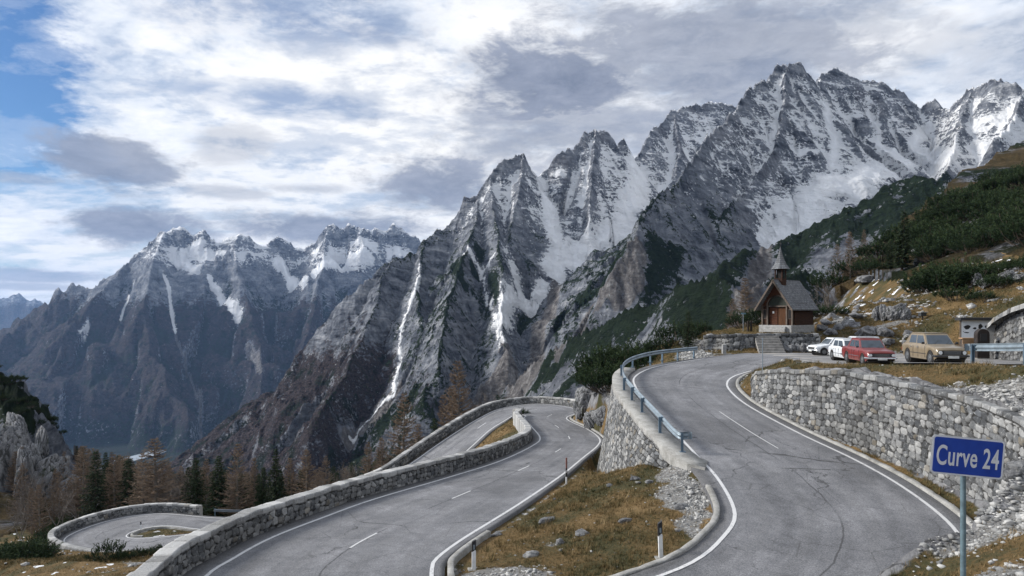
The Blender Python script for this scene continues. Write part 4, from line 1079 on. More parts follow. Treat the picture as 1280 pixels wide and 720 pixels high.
# ------------------------------------------------------------------ guard rails
def mat_galv(name, c=(.22, .27, .31)):
    k = NT(name, .5, .35, .5); p = k.pos(); n = k.noise(p, 2.5, 6, .6); n2 = k.noise(p, 14, 4, .6)
    col = k.ramp(n, [(.3, tuple(x*.75 for x in c)), (.7, tuple(x*1.25 for x in c))])
    k.color(k.mix(k.rng(n2, .6, .75, 0., .5), col, (.16, .12, .09))); return k.m
M_GALV = mat_galv('galvanised steel, bluish'); M_POST = mat_galv('blue grey painted steel', (.10, .15, .20)); M_RUST = mat_galv('dull weathered steel', (.12, .14, .16))
WPROF = [(-.02, -.155), (.03, -.12), (.05, -.09), (.03, -.06), (-.015, -.03), (-.02, 0), (-.015, .03), (.03, .06), (.05, .09), (.03, .12), (-.02, .155)]
def guardrail(path, posts, zb, label, h=.70, off=.12, mat=None, side=1, height_post=.75, curl=None):
    """path: rail plan line with ground heights; posts: list of points"""
    mat = mat or M_GALV
    P_ = resample(spline(path, 6), .3); root = empty('guardrail', tuple(P_[len(P_)//2]))
    root.location.z = P_[len(P_)//2][2]; inv = Matrix.Translation(-root.location)
    t = np.gradient(P_[:, :2], axis=0); t /= np.linalg.norm(t, axis=1)[:, None]; nrm = np.stack([t[:, 1], -t[:, 0]], 1)*side
    rings = []
    prof = WPROF+[(u-.006, z) for u, z in WPROF[::-1]]
    for (u, z) in prof:
        q = P_.copy(); q[:, :2] += nrm*(u+off); q[:, 2] += h+z; rings.append(q)
    V = np.stack(rings, 1)
    fc = gridfaces(len(P_), len(prof)); cl = np.arange(len(P_)*len(prof)).reshape(len(P_), len(prof))
    fc = np.vstack([fc, np.stack([cl[:-1, -1], cl[1:, -1], cl[1:, 0], cl[:-1, 0]], -1)])
    me = npmesh('beam', V.reshape(-1, 3)-np.array(root.location), fc, True); link('beam', me, mat, root)
    for q in posts:
        i = int(np.argmin(np.hypot(P_[:, 0]-q[0], P_[:, 1]-q[1]))); c = P_[i]
        a = math.atan2(t[i][1], t[i][0])
        b = MB(); M_ = inv @ Matrix.Translation((c[0], c[1], c[2])) @ Matrix.Rotation(a, 4, 'Z')
        b.box((0, -.0, height_post/2-.12), (.012, .12, height_post+.24), M=M_)
        b.box((.04, -.055, height_post/2-.12), (.09, .012, height_post+.24), M=M_); b.box((.04, .055, height_post/2-.12), (.09, .012, height_post+.24), M=M_)
        b.box((.03, -side*.085, h), (.1, .06, .22), M=M_)
        if zb: b.box((.03, 0, .02), (.26, .26, .025), M=M_)
        b.build('post', M_POST, root)
    ends = [P_[0], P_[-1]] if curl is None else [P_[k] for k in curl]
    for c in ends:
        i = int(np.argmin(np.hypot(P_[:, 0]-c[0], P_[:, 1]-c[1])))
        b = MB(); q = np.array([c[0]+nrm[i][0]*(off-.03), c[1]+nrm[i][1]*(off-.03), c[2]+h])
        sgn = -1 if i == 0 else 1
        pts = []
        for g in range(7):
            ang = g/6*math.pi*.9; rr = .10
            pts.append((q[0]+t[i][0]*sgn*rr*math.sin(ang)-nrm[i][0]*(rr-rr*math.cos(ang)), q[1]+t[i][1]*sgn*rr*math.sin(ang)-nrm[i][1]*(rr-rr*math.cos(ang)), q[2]))
        for p0, p1 in zip(pts, pts[1:]):
            v = [Vector(p0)+Vector((0, 0, -.15)), Vector(p1)+Vector((0, 0, -.15)), Vector(p1)+Vector((0, 0, .15)), Vector(p0)+Vector((0, 0, .15))]
            b.poly([tuple(inv @ w) for w in v], (nrm[i][0]*.006, nrm[i][1]*.006, 0))
        b.build('end_piece', mat, root)
    return tag(root, label, 'guardrail')
gp = [Uu(862, 566)]+[up(x, y) for x, y in [(6.85, 28), (6.78, 31), (6.72, 34.4), (6.68, 37.2), (6.7, 40), (6.95, 42.6), (7.5, 45.2), (8.6, 47.6), (10.4, 49.8)]]+[(12.6, 51.6, -3.68), (14.6, 52.9, -3.6)]
posts = [(6.9, 26.5), (6.8, 30.6), (6.72, 34.4), (6.67, 37.1), (6.68, 39.9), (7.3, 44.4), (8.6, 47.6), (10.2, 49.6), (11.4, 50.7), (12.8, 51.8), (14.3, 52.7)]
guardrail([(a, b, c+.05) for a, b, c in gp], posts, True, 'long curved bluish guardrail on the outer edge of the upper road', .66, .12, None, 1)
gr_ = [(19.35, 28.3, -2.12), (19.0, 25.8, -1.98), (18.6, 23.4, -1.82), (18.2, 20.5, -1.65), (17.9, 17, -1.45), (17.7, 13, -1.25)]
guardrail(gr_, [(19.3, 28.0), (18.75, 24.3), (18.25, 20.8), (17.9, 17), (17.7, 13.4)], False, 'straight bluish guardrail beside the tan car at the car park edge', .62, .1, None, -1, .75)
g3 = offset(RA[int((len(ROAD)-3.1)*SUB):int((len(ROAD)-1.6)*SUB)+1], -.9)[::2]
guardrail([tuple(q) for q in g3], [tuple(q[:2]) for q in resample(g3, 3.)], False, 'dark distant guardrail beyond the small hairpin at lower left', .6, .1, M_RUST, 1)

# ------------------------------------------------------------------ marker posts, poles and the sign
M_WHITE = m_plain('white plastic', (.66, .67, .68), .5, var=.12, scale=6); M_BLACK = m_plain('black plastic', (.02, .02, .022), .5)
M_RED = m_plain('reflector orange', (.45, .07, .03), .25); M_GREYM = m_plain('grey steel', (.22, .26, .29), .5, .5)
def delineator(x, y, label, h=1.0, style=0, rz=0., tilt=0.):
    z = Hz(x, y); r = empty('marker_post', (x, y, z-.02), rz, label, 'marker post'); r.rotation_euler[1] = tilt
    w = .115 if style == 0 else .09
    b = MB()
    if style == 0:
        b.poly([(-w/2, -.045, -.1), (w/2, -.045, -.1), (w/2, .02, -.1), (.0, .06, -.1), (-w/2, .02, -.1)], (0, 0, h*.66+.1)); b.build('post', M_WHITE, r)
        b = MB(); b.poly([(-w/2-.002, -.047, h*.62), (w/2+.002, -.047, h*.72), (w/2+.002, .022, h*.72), (0, .062, h*.68), (-w/2-.002, .022, h*.62)], (0, 0, h*.30)); b.build('black_band', M_BLACK, r)
        b = MB(); b.poly([(-w/2, -.045, h*.93), (w/2, -.045, h*1.0), (w/2, .02, h*1.0), (0, .06, h*.96), (-w/2, .02, h*.93)], (0, 0, .03)); b.build('cap', M_BLACK, r)
        b = MB(); b.box((0, -.055, h*.79), (.05, .012, .14), bevel=.005); b.build('reflector', M_GREYM, r)
    else:
        b.tube([(0, 0, -.1), (0, 0, h*.30)], w/2, 12); b.build('post', M_WHITE, r)
        b = MB(); b.tube([(0, 0, h*.30), (0, 0, h*.62)], w/2+.003, 12); b.build('black_band', M_BLACK, r)
        b = MB(); b.tube([(0, 0, h*.62), (0, 0, h)], w/2, 12); b.build('upper_post', m_plain('red brown paint', (.16, .07, .06), .5), r)
        b = MB(); b.box((0, -w/2-.005, h*.5), (.04, .012, .12), bevel=.004); b.build('reflector', M_WHITE, r)
    b = MB(); b.box((0, 0, .0), (.34, .28, .06), bevel=.02) if style == 0 else b.tube([(0, 0, -.05), (0, 0, .04)], [.14, .09], 10)
    b.build('foot', M_CONC, r); return r
q = Uu(826, 688); delineator(q[0], q[1], 'white marker post with black top standing right on the grassy island', 1.02, 0, .1, R(-2))
q = l2(588, 710); delineator(q[0]+.1, q[1], 'white marker post with black top at the lower left tip of the grassy island', .86, 0, .2)
q = l2(704, 603); delineator(q[0]+.15, q[1]-.2, 'thin banded marker post at the lower road edge', 1.38, 1, 0)
delineator(-40.0, 71.9, 'tiny marker post on the round grass island of the lower hairpin', .95, 0)
def pole(x, y, h, rad, label, cat='pole', topbox=True):
    z = Hz(x, y); r = empty('snow_pole', (x, y, z-.1), 0, label, cat)
    b = MB(); b.tube([(0, 0, 0), (0, 0, h)], rad, 8); b.build('post', M_GREYM, r)
    b = MB(); b.tube([(0, 0, h), (0, 0, h+.05)], [rad*1.35, rad*1.2], 8); b.build('cap', M_GREYM, r); return r
pole(14.55, 38.75, 2.45, .028, 'thin grey snow pole at the left end of the high stone wall')

def sign():
    x, y = 6.66, 9.8; zg = Hz(x, y)
    r = empty('road_sign', (x, y, zg-.05), 0, 'blue rectangular road sign reading Curve 24 on a grey pole', 'road sign')
    hz_ = -2.13-(zg-.05)        # panel centre height above the base
    b = MB(); b.tube([(0, .05, 0), (0, .05, hz_+.22)], .038, 16); b.build('pole', m_plain('grey blue painted steel', (.13, .19, .22), .5, .3, .25, 9), r, True)
    W_, H_ = 1.0, .57
    def rr(w, h, rad, n=6):
        return [(sx*(w/2-rad)+rad*math.cos(a+math.pi/2*k/n), sz*(h/2-rad)+rad*math.sin(a+math.pi/2*k/n)) for (sx, sz, a) in ((1, 1, 0), (-1, 1, math.pi/2), (-1, -1, math.pi), (1, -1, math.pi*1.5)) for k in range(n+1)]
    Mx = Matrix.Translation((.03, 0, hz_)) @ Matrix.Rotation(R(-6), 4, 'Z') @ Matrix.Rotation(R(4.6), 4, 'Y')
    def plate(name, w, h, rad, y0, th, mat, par, hole=None):
        b = MB(); b.poly([tuple(Mx @ Vector((u, y0, v))) for u, v in rr(w, h, rad)], tuple(Mx.to_3x3() @ Vector((0, th, 0)))); return b.build(name, mat, par)
    k = NT('sign blue enamel', .35, 0, .4); n = k.noise(k.obj(), 5, 5, .6); k.color(k.ramp(n, [(.3, (.010, .042, .27)), (.7, (.016, .062, .36))]))
    pan = plate('panel', W_, H_, .05, 0, .02, m_plain('back of sheet metal', (.3, .31, .32), .4, .6), r)
    k2 = m_plain('white sign film', (.60, .62, .66), .45, var=.08, scale=7)
    bd = plate('border', W_-.006, H_-.006, .048, -.003, .0025, k2, pan)
    bl = plate('blue_field', W_-.052, H_-.052, .035, -.006, .0025, k.m, pan)
    cu = bpy.data.curves.new('letters', 'FONT'); cu.body = 'Curve 24'; cu.size = .375; cu.align_x = 'CENTER'; cu.align_y = 'CENTER'; cu.extrude = .0012; cu.offset = .0055; cu.space_character = 1.06
    to = bpy.data.objects.new('tmp', cu); COL.objects.link(to); bpy.context.view_layer.update()
    me = bpy.data.meshes.new_from_object(to.evaluated_get(bpy.context.evaluated_depsgraph_get())); bpy.data.objects.remove(to)
    co = np.array([v.co[:] for v in me.vertices]); w = co[:, 0].max()-co[:, 0].min(); cx = (co[:, 0].max()+co[:, 0].min())/2; cy = (co[:, 1].max()+co[:, 1].min())/2
    sx = .86/w; sy = .30/(co[:, 1].max()-co[:, 1].min())
    Ml = Mx @ Matrix.Translation((0, -.0085, 0)) @ Matrix.Rotation(R(90), 4, 'X') @ Matrix.Diagonal((sx, sy, 1, 1)) @ Matrix.Translation((-cx, -cy, 0))
    me.transform(Ml); me.materials.clear(); link('lettering', me, k2, pan)
    for zz in (-.14, .14):
        b = MB(); b.tube([(.0, .05, hz_+zz-.02), (0, .05, hz_+zz+.02)], .046, 12); b.build('clamp', M_GREYM, r)
sign()
# ------------------------------------------------------------------ cars
def paint(name, c, rough=.32, dirt=.35):
    k = NT(name, rough, 0, .5); p = k.obj()
    sp = k.n('ShaderNodeSeparateXYZ'); k.put(sp.inputs[0], p)
    n = k.noise(p, 3.5, 6, .6); low = k.rng(k.math('ADD', sp.outputs[2], k.math('MULTIPLY', n, .25)), .28, .62, 1., 0.)
    col = k.ramp(n, [(.3, tuple(x*.82 for x in c)), (.7, tuple(min(1, x*1.1) for x in c))])
    k.color(k.mix(k.math('MULTIPLY', low, dirt), col, (.13, .11, .09)))
    k.put(k.b.inputs['Roughness'], k.rng(low, 0., 1., rough, .75)); k.b.inputs['Coat Weight'].default_value = .3
    return k.m
M_GLASS = m_plain('dark car glass', (.055, .07, .085), .04, var=.2, spec=.9); M_TYRE = m_plain('tyre rubber', (.018, .018, .019), .85)
M_CHROME = m_plain('dull chrome', (.55, .56, .57), .22, .9); M_PLASTIC = m_plain('dark trim', (.03, .03, .032), .55)
M_LAMP = m_plain('headlamp glass', (.75, .77, .78), .1, spec=.9); M_AMBER = m_plain('amber lamp', (.6, .22, .03), .25); M_REDL = m_plain('red lamp', (.35, .02, .02), .25); M_PLATE = m_plain('number plate', (.62, .62, .60), .5)
M_RIMD = m_plain('dark wheel rim', (.16, .165, .17), .45, .6); M_RIM = m_plain('grey wheel rim', (.42, .43, .44), .4, .6); M_INT = m_plain('car interior', (.03, .028, .026), .9)
def car(style, col, label, x, y, z, heading, pitch=0, sc=.93):
    """heading: direction of the nose in degrees from +X, counter-clockwise. body built with the nose at +x"""
    S = dict(
        saloon=dict(L=4.05, W=1.62, H=1.40, wb=2.42, fo=.70, belt=.86, hood=.84, boot=.88, hx=.62, bx=-1.42, wtop=(-.95, .30), ws=(.78, -1.32)),
        hatch=dict(L=3.84, W=1.56, H=1.38, wb=2.45, fo=.62, belt=.84, hood=.83, boot=.86, hx=.66, bx=-1.75, wtop=(-1.22, .24), ws=(.76, -1.72)),
        wagon=dict(L=4.3, W=1.66, H=1.45, wb=2.55, fo=.75, belt=.88, hood=.86, boot=.90, hx=.70, bx=-2.0, wtop=(-1.85, .28), ws=(.82, -2.08)))[style]
    L, W, H_ = S['L'], S['W'], S['H']; fx = S['wb']/2+S['fo']; rx = fx-L; wf = S['wb']/2; wr = -S['wb']/2; rad = .295
    root = empty('parked_car', (x, y, z), R(heading), label, 'car', 'cars parked by the roadside'); root.rotation_euler[1] = pitch; root.scale = (sc, sc, 1.)
    body = paint('car paint '+style+label[:12], col)
    # lower body: side outline with wheel arches, cut into strips for the rounded cross-section
    arch = rad+.06
    def arc(cx):
        return [(cx+arch*math.cos(a), rad+arch*math.sin(a)) for a in [math.pi*(1-q/10) for q in range(11)]]
    sill = .22
    low = [(rx+.05, .34)]+[(rx+.02, .5)]
    top_z = lambda u: np.interp(u, [rx, rx+.08, S['bx'], S['ws'][1]+.02, S['ws'][0], fx-.35, fx-.06, fx], [S['boot']-.08, S['boot'], S['boot']+.01, S['belt']+.03, S['belt']+.03, S['hood']-.04, S['hood']-.08, S['hood']-.16])
    nx = 56; xs = np.linspace(rx, fx, nx)
    def bot(u):
        b = np.interp(u, [rx, rx+.25, wr-arch, wf+arch, fx-.2, fx], [.36, .26, .22, .22, .28, .36])
        for cx in (wr, wf):
            if abs(u-cx) < arch: b = max(b, rad+math.sqrt(arch*arch-(u-cx)**2)*1.0)
        return b
    zs = [0, .12, .3, .5, .68, .82, .93, 1.0]
    hw = lambda f, u: (W/2)*np.interp(f, [0, .12, .3, .5, .68, .82, .93, 1], [.955, .98, .995, 1, .995, .975, .935, .86])*np.interp(u, [rx, rx+.10, rx+.5, fx-.6, fx-.12, fx], [.90, .955, 1, 1, .965, .90])
    xs = np.sort(np.r_[xs, [cx+s*arch*.999 for cx in (wr, wf) for s in (-1, 1)], [cx+s*arch*1.001 for cx in (wr, wf) for s in (-1, 1)]]); nx = len(xs)
    V = []
    for u in xs:
        b0, t0 = bot(u), top_z(u); row = []
        for f in zs: row.append((u, -hw(f, u), b0+(t0-b0)*f))
        row.append((u, -hw(1, u)*.6, t0+.022)); row.append((u, 0, t0+.032)); row.append((u, hw(1, u)*.6, t0+.022))
        for f in zs[::-1]: row.append((u, hw(f, u), b0+(t0-b0)*f))
        V.append(row)
    V = np.array(V); m = V.shape[1]; f = gridfaces(nx, m)
    me = bpy.data.meshes.new('body'); me.from_pydata([tuple(q) for q in V.reshape(-1, 3)], [], [tuple(q) for q in f]+[tuple(range(m)), tuple((nx-1)*m+np.arange(m)[::-1])])
    bm = bmesh.new(); bm.from_mesh(me); bmesh.ops.recalc_face_normals(bm, faces=bm.faces); bm.to_mesh(me); bm.free()
    o = link('body', me, body, root); me.polygons.foreach_set('use_smooth', [True]*len(me.polygons)); me.set_sharp_from_angle(angle=R(32))
    # wheel houses
    b = MB()
    for cx in (wr, wf): b.tube([(cx, -W/2+.06, rad+.02), (cx, W/2-.06, rad+.02)], arch+.01, 20)
    b.box((0, 0, .24), (L-.5, W-.25, .08)); b.build('underbody', M_INT, root)
    # greenhouse
    zb = S['belt']; x0, x1 = S['ws'][1], S['ws'][0]; t0, t1 = S['wtop']; hb = W/2*.885; ht = W/2*.735; zt = H_
    def gh(dx, ins):  # corner loops, slightly inset
        return [(x0, -hb, zb), (x1, -hb, zb), (x1, hb, zb), (x0, hb, zb)], [(t0, -ht, zt-.05), (t1, -ht, zt-.05), (t1, ht, zt-.05), (t0, ht, zt-.05)]
    B_, T_ = gh(0, 0)
    b = MB(); bmv = b.bm
    vb = [bmv.verts.new(q) for q in B_]; vt = [bmv.verts.new(q) for q in T_]
    for k in range(4): bmv.faces.new((vb[k], vb[(k+1) % 4], vt[(k+1) % 4], vt[k]))
    bmv.faces.new(vt); b.bevel(.04, 2, 20); b.build('cabin_frame', body, root, True)
    b = MB(); b.poly([(t0+.03, -ht+.02, zt-.055), (t1-.05, -ht+.02, zt-.055), (t1-.05, ht-.02, zt-.055), (t0+.03, ht-.02, zt-.055)], (0, 0, .055)); b.bevel(.03, 3, 20); b.build('roof', body, root, True)
    def quad_on(c, u0, u1, v0, v1, off, name, mat, par, sub=1):
        """panel set slightly proud of a cabin face; c = four corners bl br tr tl"""
        c = [Vector(q) for q in c]; n = (c[1]-c[0]).cross(c[3]-c[0]).normalized()
        g = lambda u, v: (c[0].lerp(c[1], u)).lerp(c[3].lerp(c[2], u), v)+n*off
        uu0, uu1 = u0, u1
        pts = [g(*q) for q in ((uu0[0], v0), (uu1[0], v0), (uu1[1], v1), (uu0[1], v1))]
        b = MB(); b.poly([tuple(q) for q in pts], tuple(-n*.012)); b.bevel(.006, 1, 20); return b.build(name, mat, par)
    side_r = [(x0, -hb, zb), (x1, -hb, zb), (t1, -ht, zt-.05), (t0, -ht, zt-.05)]
    side_l = [(x1, hb, zb), (x0, hb, zb), (t0, ht, zt-.05), (t1, ht, zt-.05)]
    front = [(x1, -hb, zb), (x1, hb, zb), (t1, ht, zt-.05), (t1, -ht, zt-.05)]
    rear = [(x0, hb, zb), (x0, -hb, zb), (t0, -ht, zt-.05), (t0, ht, zt-.05)]
    lx = x1-x0
    wins = {'saloon': [(.16, .14, .52, .50), (.55, .53, .93, .93)], 'hatch': [(.20, .12, .54, .50), (.57, .54, .94, .92)], 'wagon': [(.05, .06, .30, .30), (.33, .33, .60, .59), (.63, .62, .94, .93)]}[style]
    for (a0, a1, b0, b1) in wins:
        quad_on(side_r, (a0, a1), (b0, b1), .13, .86, .006, 'side_window', M_GLASS, root)
        quad_on(side_l, (1-b0, 1-b1), (1-a0, 1-a1), .13, .86, .006, 'side_window', M_GLASS, root)
    wsn = quad_on(front, (.05, .06), (.95, .94), .10, .90, .006, 'windscreen', M_GLASS, root)
    quad_on(rear, (.08, .09), (.92, .91), .14, .86, .006, 'rear_window', M_GLASS, root)
    for s in (-.3, .25):
        b = MB(); p0 = Vector((x1+.01, s, zb+.06)); b.tube([tuple(p0), (x1-.22, s+.30, zb+.26)], .007, 5); b.build('wiper', M_PLASTIC, wsn)
    # door shut lines and handles
    for s in (-1, 1):
        for dx in ((x1-.02, .02, -.52*lx+x1) if style != 'wagon' else (x1-.02, .62*lx+x0, .32*lx+x0)):
            b = MB(); b.box((dx, s*(W/2*.999), .55), (.010, .012, .50)); b.build('door_seam', M_PLASTIC, root)
        for dx in (x1-.78, x1-1.55):
            b = MB(); b.box((dx, s*(W/2+.006), zb-.10), (.14, .025, .03), bevel=.006); b.build('door_handle', M_CHROME, root)
        b = MB(); b.box((x1-.12, s*(W/2*.97+.06), zb+.10), (.06, .14, .10), bevel=.02); b.build('mirror', M_PLASTIC, root)
        b = MB(); b.box((.0, s*(W/2+.004), .47), (S['wb']-2*arch-.1, .014, .03), bevel=.004); b.build('side_trim', M_CHROME if style == 'saloon' else M_PLASTIC, root)
    # front
    zf = S['hood']
    b = MB(); b.box((fx+.004, 0, zf-.27), (.03, W*.78, .17), bevel=.008); gr = b.build('grille', M_PLASTIC, root)
    for q in range(5):
        b = MB(); b.box((fx+.022, 0, zf-.335+q*.033), (.008, W*.50, .007)); b.build('grille_bar', M_CHROME if style == 'saloon' else M_RIM, gr)
    for s in (-1, 1):
        b = MB()
        if style == 'saloon':
            for dy in (.30, .205): b.tube([(fx-.02, s*(W*.5-dy+.08), zf-.27), (fx+.034, s*(W*.5-dy+.08), zf-.27)], .068, 16)
        elif style == 'hatch': b.tube([(fx-.02, s*W*.355, zf-.27), (fx+.034, s*W*.355, zf-.27)], .082, 18)
        else: b.box((fx+.01, s*W*.36, zf-.27), (.05, .24, .14), bevel=.01)
        b.build('headlight', M_LAMP, root)
        b = MB(); b.box((fx+.0, s*W*.40, zf-.42), (.03, .15, .045), bevel=.006); b.build('indicator', M_AMBER, root)
        b = MB(); b.box((rx-.004, s*W*.38, zf-.25), (.03, .24, .12), bevel=.01); b.build('tail_light', M_REDL, root)
    for (cx, nm, sg) in ((fx, 'front_bumper', 1), (rx, 'rear_bumper', -1)):
        b = MB(); zz = .42
        pts = [(cx-sg*.28, -W/2-.01, zz), (cx+sg*.0, -W/2*.98, zz), (cx+sg*.07, -W/2*.8, zz), (cx+sg*.09, 0, zz), (cx+sg*.07, W/2*.8, zz), (cx, W/2*.98, zz), (cx-sg*.28, W/2+.01, zz)]
        b.tube(pts, .045, 6); b.build(nm, M_CHROME if style == 'saloon' else M_PLASTIC, root, True)
        b = MB(); b.box((cx+sg*.125, 0, zz-.04), (.014, .50, .11), bevel=.004); b.build('number_plate', M_PLATE, root)
    # wheels
    for cx in (wf, wr):
        for s in (-1, 1):
            yy = s*(W/2-.10)
            b = MB(); b.tube([(cx, yy-.085, rad), (cx, yy-.075, rad), (cx, yy+.075, rad), (cx, yy+.085, rad)], [rad*.93, rad, rad, rad*.93], 28)
            w = b.build('wheel', M_TYRE, root, True)
            b = MB(); b.tube([(cx, yy+s*.080, rad), (cx, yy+s*.096, rad)], [rad*.60, rad*.56], 22); b.tube([(cx, yy+s*.09, rad), (cx, yy+s*.115, rad)], [.07, .05], 12); b.build('rim', M_RIMD, w)
    b = MB(); b.tube([(x1+.05, -W*.43, zb), (x1-.1, -W*.46, zb+.75)], .004, 4); b.build('aerial', M_CHROME, root)
    if style == 'wagon':
        for s in (-1, 1):
            b = MB(); b.tube([(t0+.15, s*ht*.85, zt+.03), (t1-.2, s*ht*.85, zt+.03)], .014, 6); b.build('roof_rail', M_PLASTIC, root)
    return root
def at(px, Y): return ((px-640)*Y/F, Y, float(zc(Y))-.008)
q = at(1167, 30.4); car('hatch', (.205, .160, .102), 'tan hatchback parked nearest, its nose at the guardrail', *q, -97, 0, .87)
q = at(1085, 36.4); car('saloon', (.17, .022, .020), 'red saloon with twin round headlights and chrome bumper', *q, -97, 0, .92)
q = at(1063, 42.0); car('hatch', (.62, .64, .66), 'white hatchback half hidden directly behind the red saloon', *q, -95)
q = at(1041, 53.8); car('saloon', (.66, .68, .70), 'white saloon seen side-on below the chapel rocks', *q, 184)
q = at(1069, 56.6); car('wagon', (.62, .64, .66), 'white estate car with dark windows behind the white hatchback', *q, 180)
# ------------------------------------------------------------------ chapel
def wood(name, a, b, scale=1., vertical=True, plank=.14):
    k = NT(name, .75, 0, .2); p = k.obj()
    sc = (6, 6, .7) if vertical else (.7, .7, 9)
    n = k.noise(k.mapping(p, sc), 2.*scale, 6, .65, .4)
    sp = k.n('ShaderNodeSeparateXYZ'); k.put(sp.inputs[0], p)
    ax = k.math('ADD', sp.outputs[0], sp.outputs[1]) if vertical else sp.outputs[2]
    fr = k.math('FRACT', k.math('DIVIDE', ax, plank)); gap = k.rng(k.math('ABSOLUTE', k.math('SUBTRACT', fr, .5)), .44, .49)
    pn = k.noise(k.n('ShaderNodeCombineXYZ').outputs[0], 1) if False else None
    c = k.ramp(n, [(.32, a), (.68, b)]); c = k.mix(k.math('MULTIPLY', gap, .85), c, (.012, .009, .007))
    k.color(c); k.bump(k.math('SUBTRACT', n, k.math('MULTIPLY', gap, 2.)), .012); return k.m
M_WRED = wood('red brown boards', (.035, .014, .008), (.11, .042, .021), 1, False, .16); M_WDARK = wood('dark brown boards', (.020, .010, .007), (.060, .028, .017), 1, False, .17)
M_BEAM = wood('grey brown beam', (.055, .045, .037), (.17, .135, .11), 2, True, 9.); M_DOOR = wood('brown door boards', (.05, .022, .010), (.125, .055, .024), 1, True, .12)
def mat_shingle():
    k = NT('weathered wooden shingles', .85, 0, .2); p = k.obj()
    br = k.n('ShaderNodeTexBrick'); br.offset = .5
    uv = k.uv(); k.put(br.inputs['Vector'], uv); br.inputs['Scale'].default_value = 1
    br.inputs['Brick Width'].default_value = .16; br.inputs['Row Height'].default_value = .2; br.inputs['Mortar Size'].default_value = .012
    br.inputs['Color1'].default_value = (.13, .135, .145, 1); br.inputs['Color2'].default_value = (.25, .26, .275, 1); br.inputs['Mortar'].default_value = (.03, .03, .032, 1)
    n = k.noise(p, 3, 6, .65); c = k.mix(k.rng(n, .4, .65, 0., .55), br.outputs[0], (.13, .135, .14))
    k.color(c); k.bump(br.outputs[1], -.03) ; return k.m
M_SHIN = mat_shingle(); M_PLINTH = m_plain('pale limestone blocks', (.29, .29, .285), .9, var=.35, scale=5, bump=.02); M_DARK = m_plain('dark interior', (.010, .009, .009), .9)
def chapel():
    W_, D_ = 3.05, 4.3; zp, ze, zr = .75, 2.75, 5.0       # plinth, eaves, ridge
    x, y = (969-640)*62.3/F, 62.3
    root = empty('chapel', (x, y, -1.98), R(-50), 'small brown wooden chapel with steep shingle roof and pointed turret above the stone steps', 'chapel')
    hw = W_/2; sl = (zr-ze)/(hw+.0)
    b = MB(); b.box((0, D_/2, zp/2-.25), (W_+.16, D_+.16, zp+.5), bevel=.03); pl = b.build('stone_plinth', M_PLINTH, root)
    # side and back walls
    for s in (-1, 1):
        b = MB(); b.box((s*(hw-.06), D_/2+.45, (zp+ze)/2+.02), (.12, D_-.9, ze-zp+.04)); b.build('side_wall', M_WDARK, root)
    b = MB(); b.poly([(-hw, D_-.12, zp), (hw, D_-.12, zp), (hw, D_-.12, ze), (0, D_-.12, zr-.1), (-hw, D_-.12, ze)], (0, .12, 0)); b.build('back_wall', M_WDARK, root)
    # front gable with an arched opening
    ow, oz, ot = .95, zp-.02, 2.55   # half width of opening, sill, spring line
    arc = [(ow*math.cos(a), ot+ow*.95*math.sin(a)) for a in [math.pi*q/16 for q in range(17)]]
    fy = .38
    pts = [(hw, ze), (0, zr-.08), (-hw, ze), (-hw, ot)]+[(px_, pz) for px_, pz in arc[::-1]]+[(hw, ot)]
    b = MB(); b.poly([(u, fy, v) for u, v in pts], (0, .12, 0)); g = b.build('front_gable', M_WRED, root)
    b = MB()
    for i_ in range(16):
        (u0, v0), (u1, v1) = arc[i_], arc[i_+1]
        c = 1.13; zc_ = ot
        b.poly([(u0, fy-.05, v0), (u1, fy-.05, v1), (u1*c, fy-.05, zc_+(v1-zc_)*c), (u0*c, fy-.05, zc_+(v0-zc_)*c)], (0, .06, 0))
    b.build('arch_trim', M_BEAM, g)
    b = MB(); b.poly([(ow*.98*math.cos(a), fy+.10, ot+ow*.93*math.sin(a)) for a in [math.pi*q/16 for q in range(17)]], (0, .05, 0)); b.build('tympanum', m_plain('dark carved panel', (.022, .028, .020), .7, var=.6, scale=9), g)
    b = MB(); b.box((0, fy+.0, ot-.03), (2*ow+.1, .16, .12)); b.build('lintel', M_BEAM, g)
    # panels beside the door with small windows
    for s in (-1, 1):
        b = MB(); cx = s*(hw+ow)/2; b.box((cx, fy+.06, (zp+ot)/2-.05), (hw-ow, .1, ot-zp+.04)); pn = b.build('front_panel', M_WDARK, root)
        b = MB(); b.box((cx, fy-.01, 1.78), (.36, .05, .92), bevel=.01); fr = b.build('window_frame', M_BEAM, pn)
        b = MB(); b.box((cx, fy-.035, 1.78), (.24, .02, .80)); b.build('pane', M_DARK, fr)
        for q in range(3):
            b = MB(); b.box((cx-.08+q*.08, fy-.05, 1.78), (.015, .015, .8)); b.build('grille_bar', M_PLASTIC, fr)
        for xx in (s*(hw-.05), s*(ow+.0)):
            b = MB(); b.box((xx, fy-.04, (zp+ze)/2-.08 if abs(xx) > 1.2 else (zp+ot)/2), (.13, .15, (ze-zp-.1) if abs(xx) > 1.2 else ot-zp)); b.build('corner_post', M_BEAM, root)
    # porch floor, door leaves: the left one stands open into the dark
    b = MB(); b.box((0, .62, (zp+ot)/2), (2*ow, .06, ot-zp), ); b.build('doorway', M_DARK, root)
    for s, w_, yy in ((1, ow*.86, .53), (-1, ow*.86, .53)):
        b = MB(); b.box((s*ow*.47, yy, (zp+ot)/2-.08), (w_, .06, ot-zp-.12), bevel=.01); d = b.build('door', M_DOOR if s > 0 else M_WRED, root)
        b = MB(); b.tube([(s*.12, yy-.03, 1.65), (s*.12, yy-.08, 1.65), (s*.22, yy-.08, 1.65)], .012, 6); b.build('handle', M_PLASTIC, d)
    b = MB(); b.box((-.45, .485, 1.95), (.17, .012, .2)); b.build('notice', M_PLATE, root)
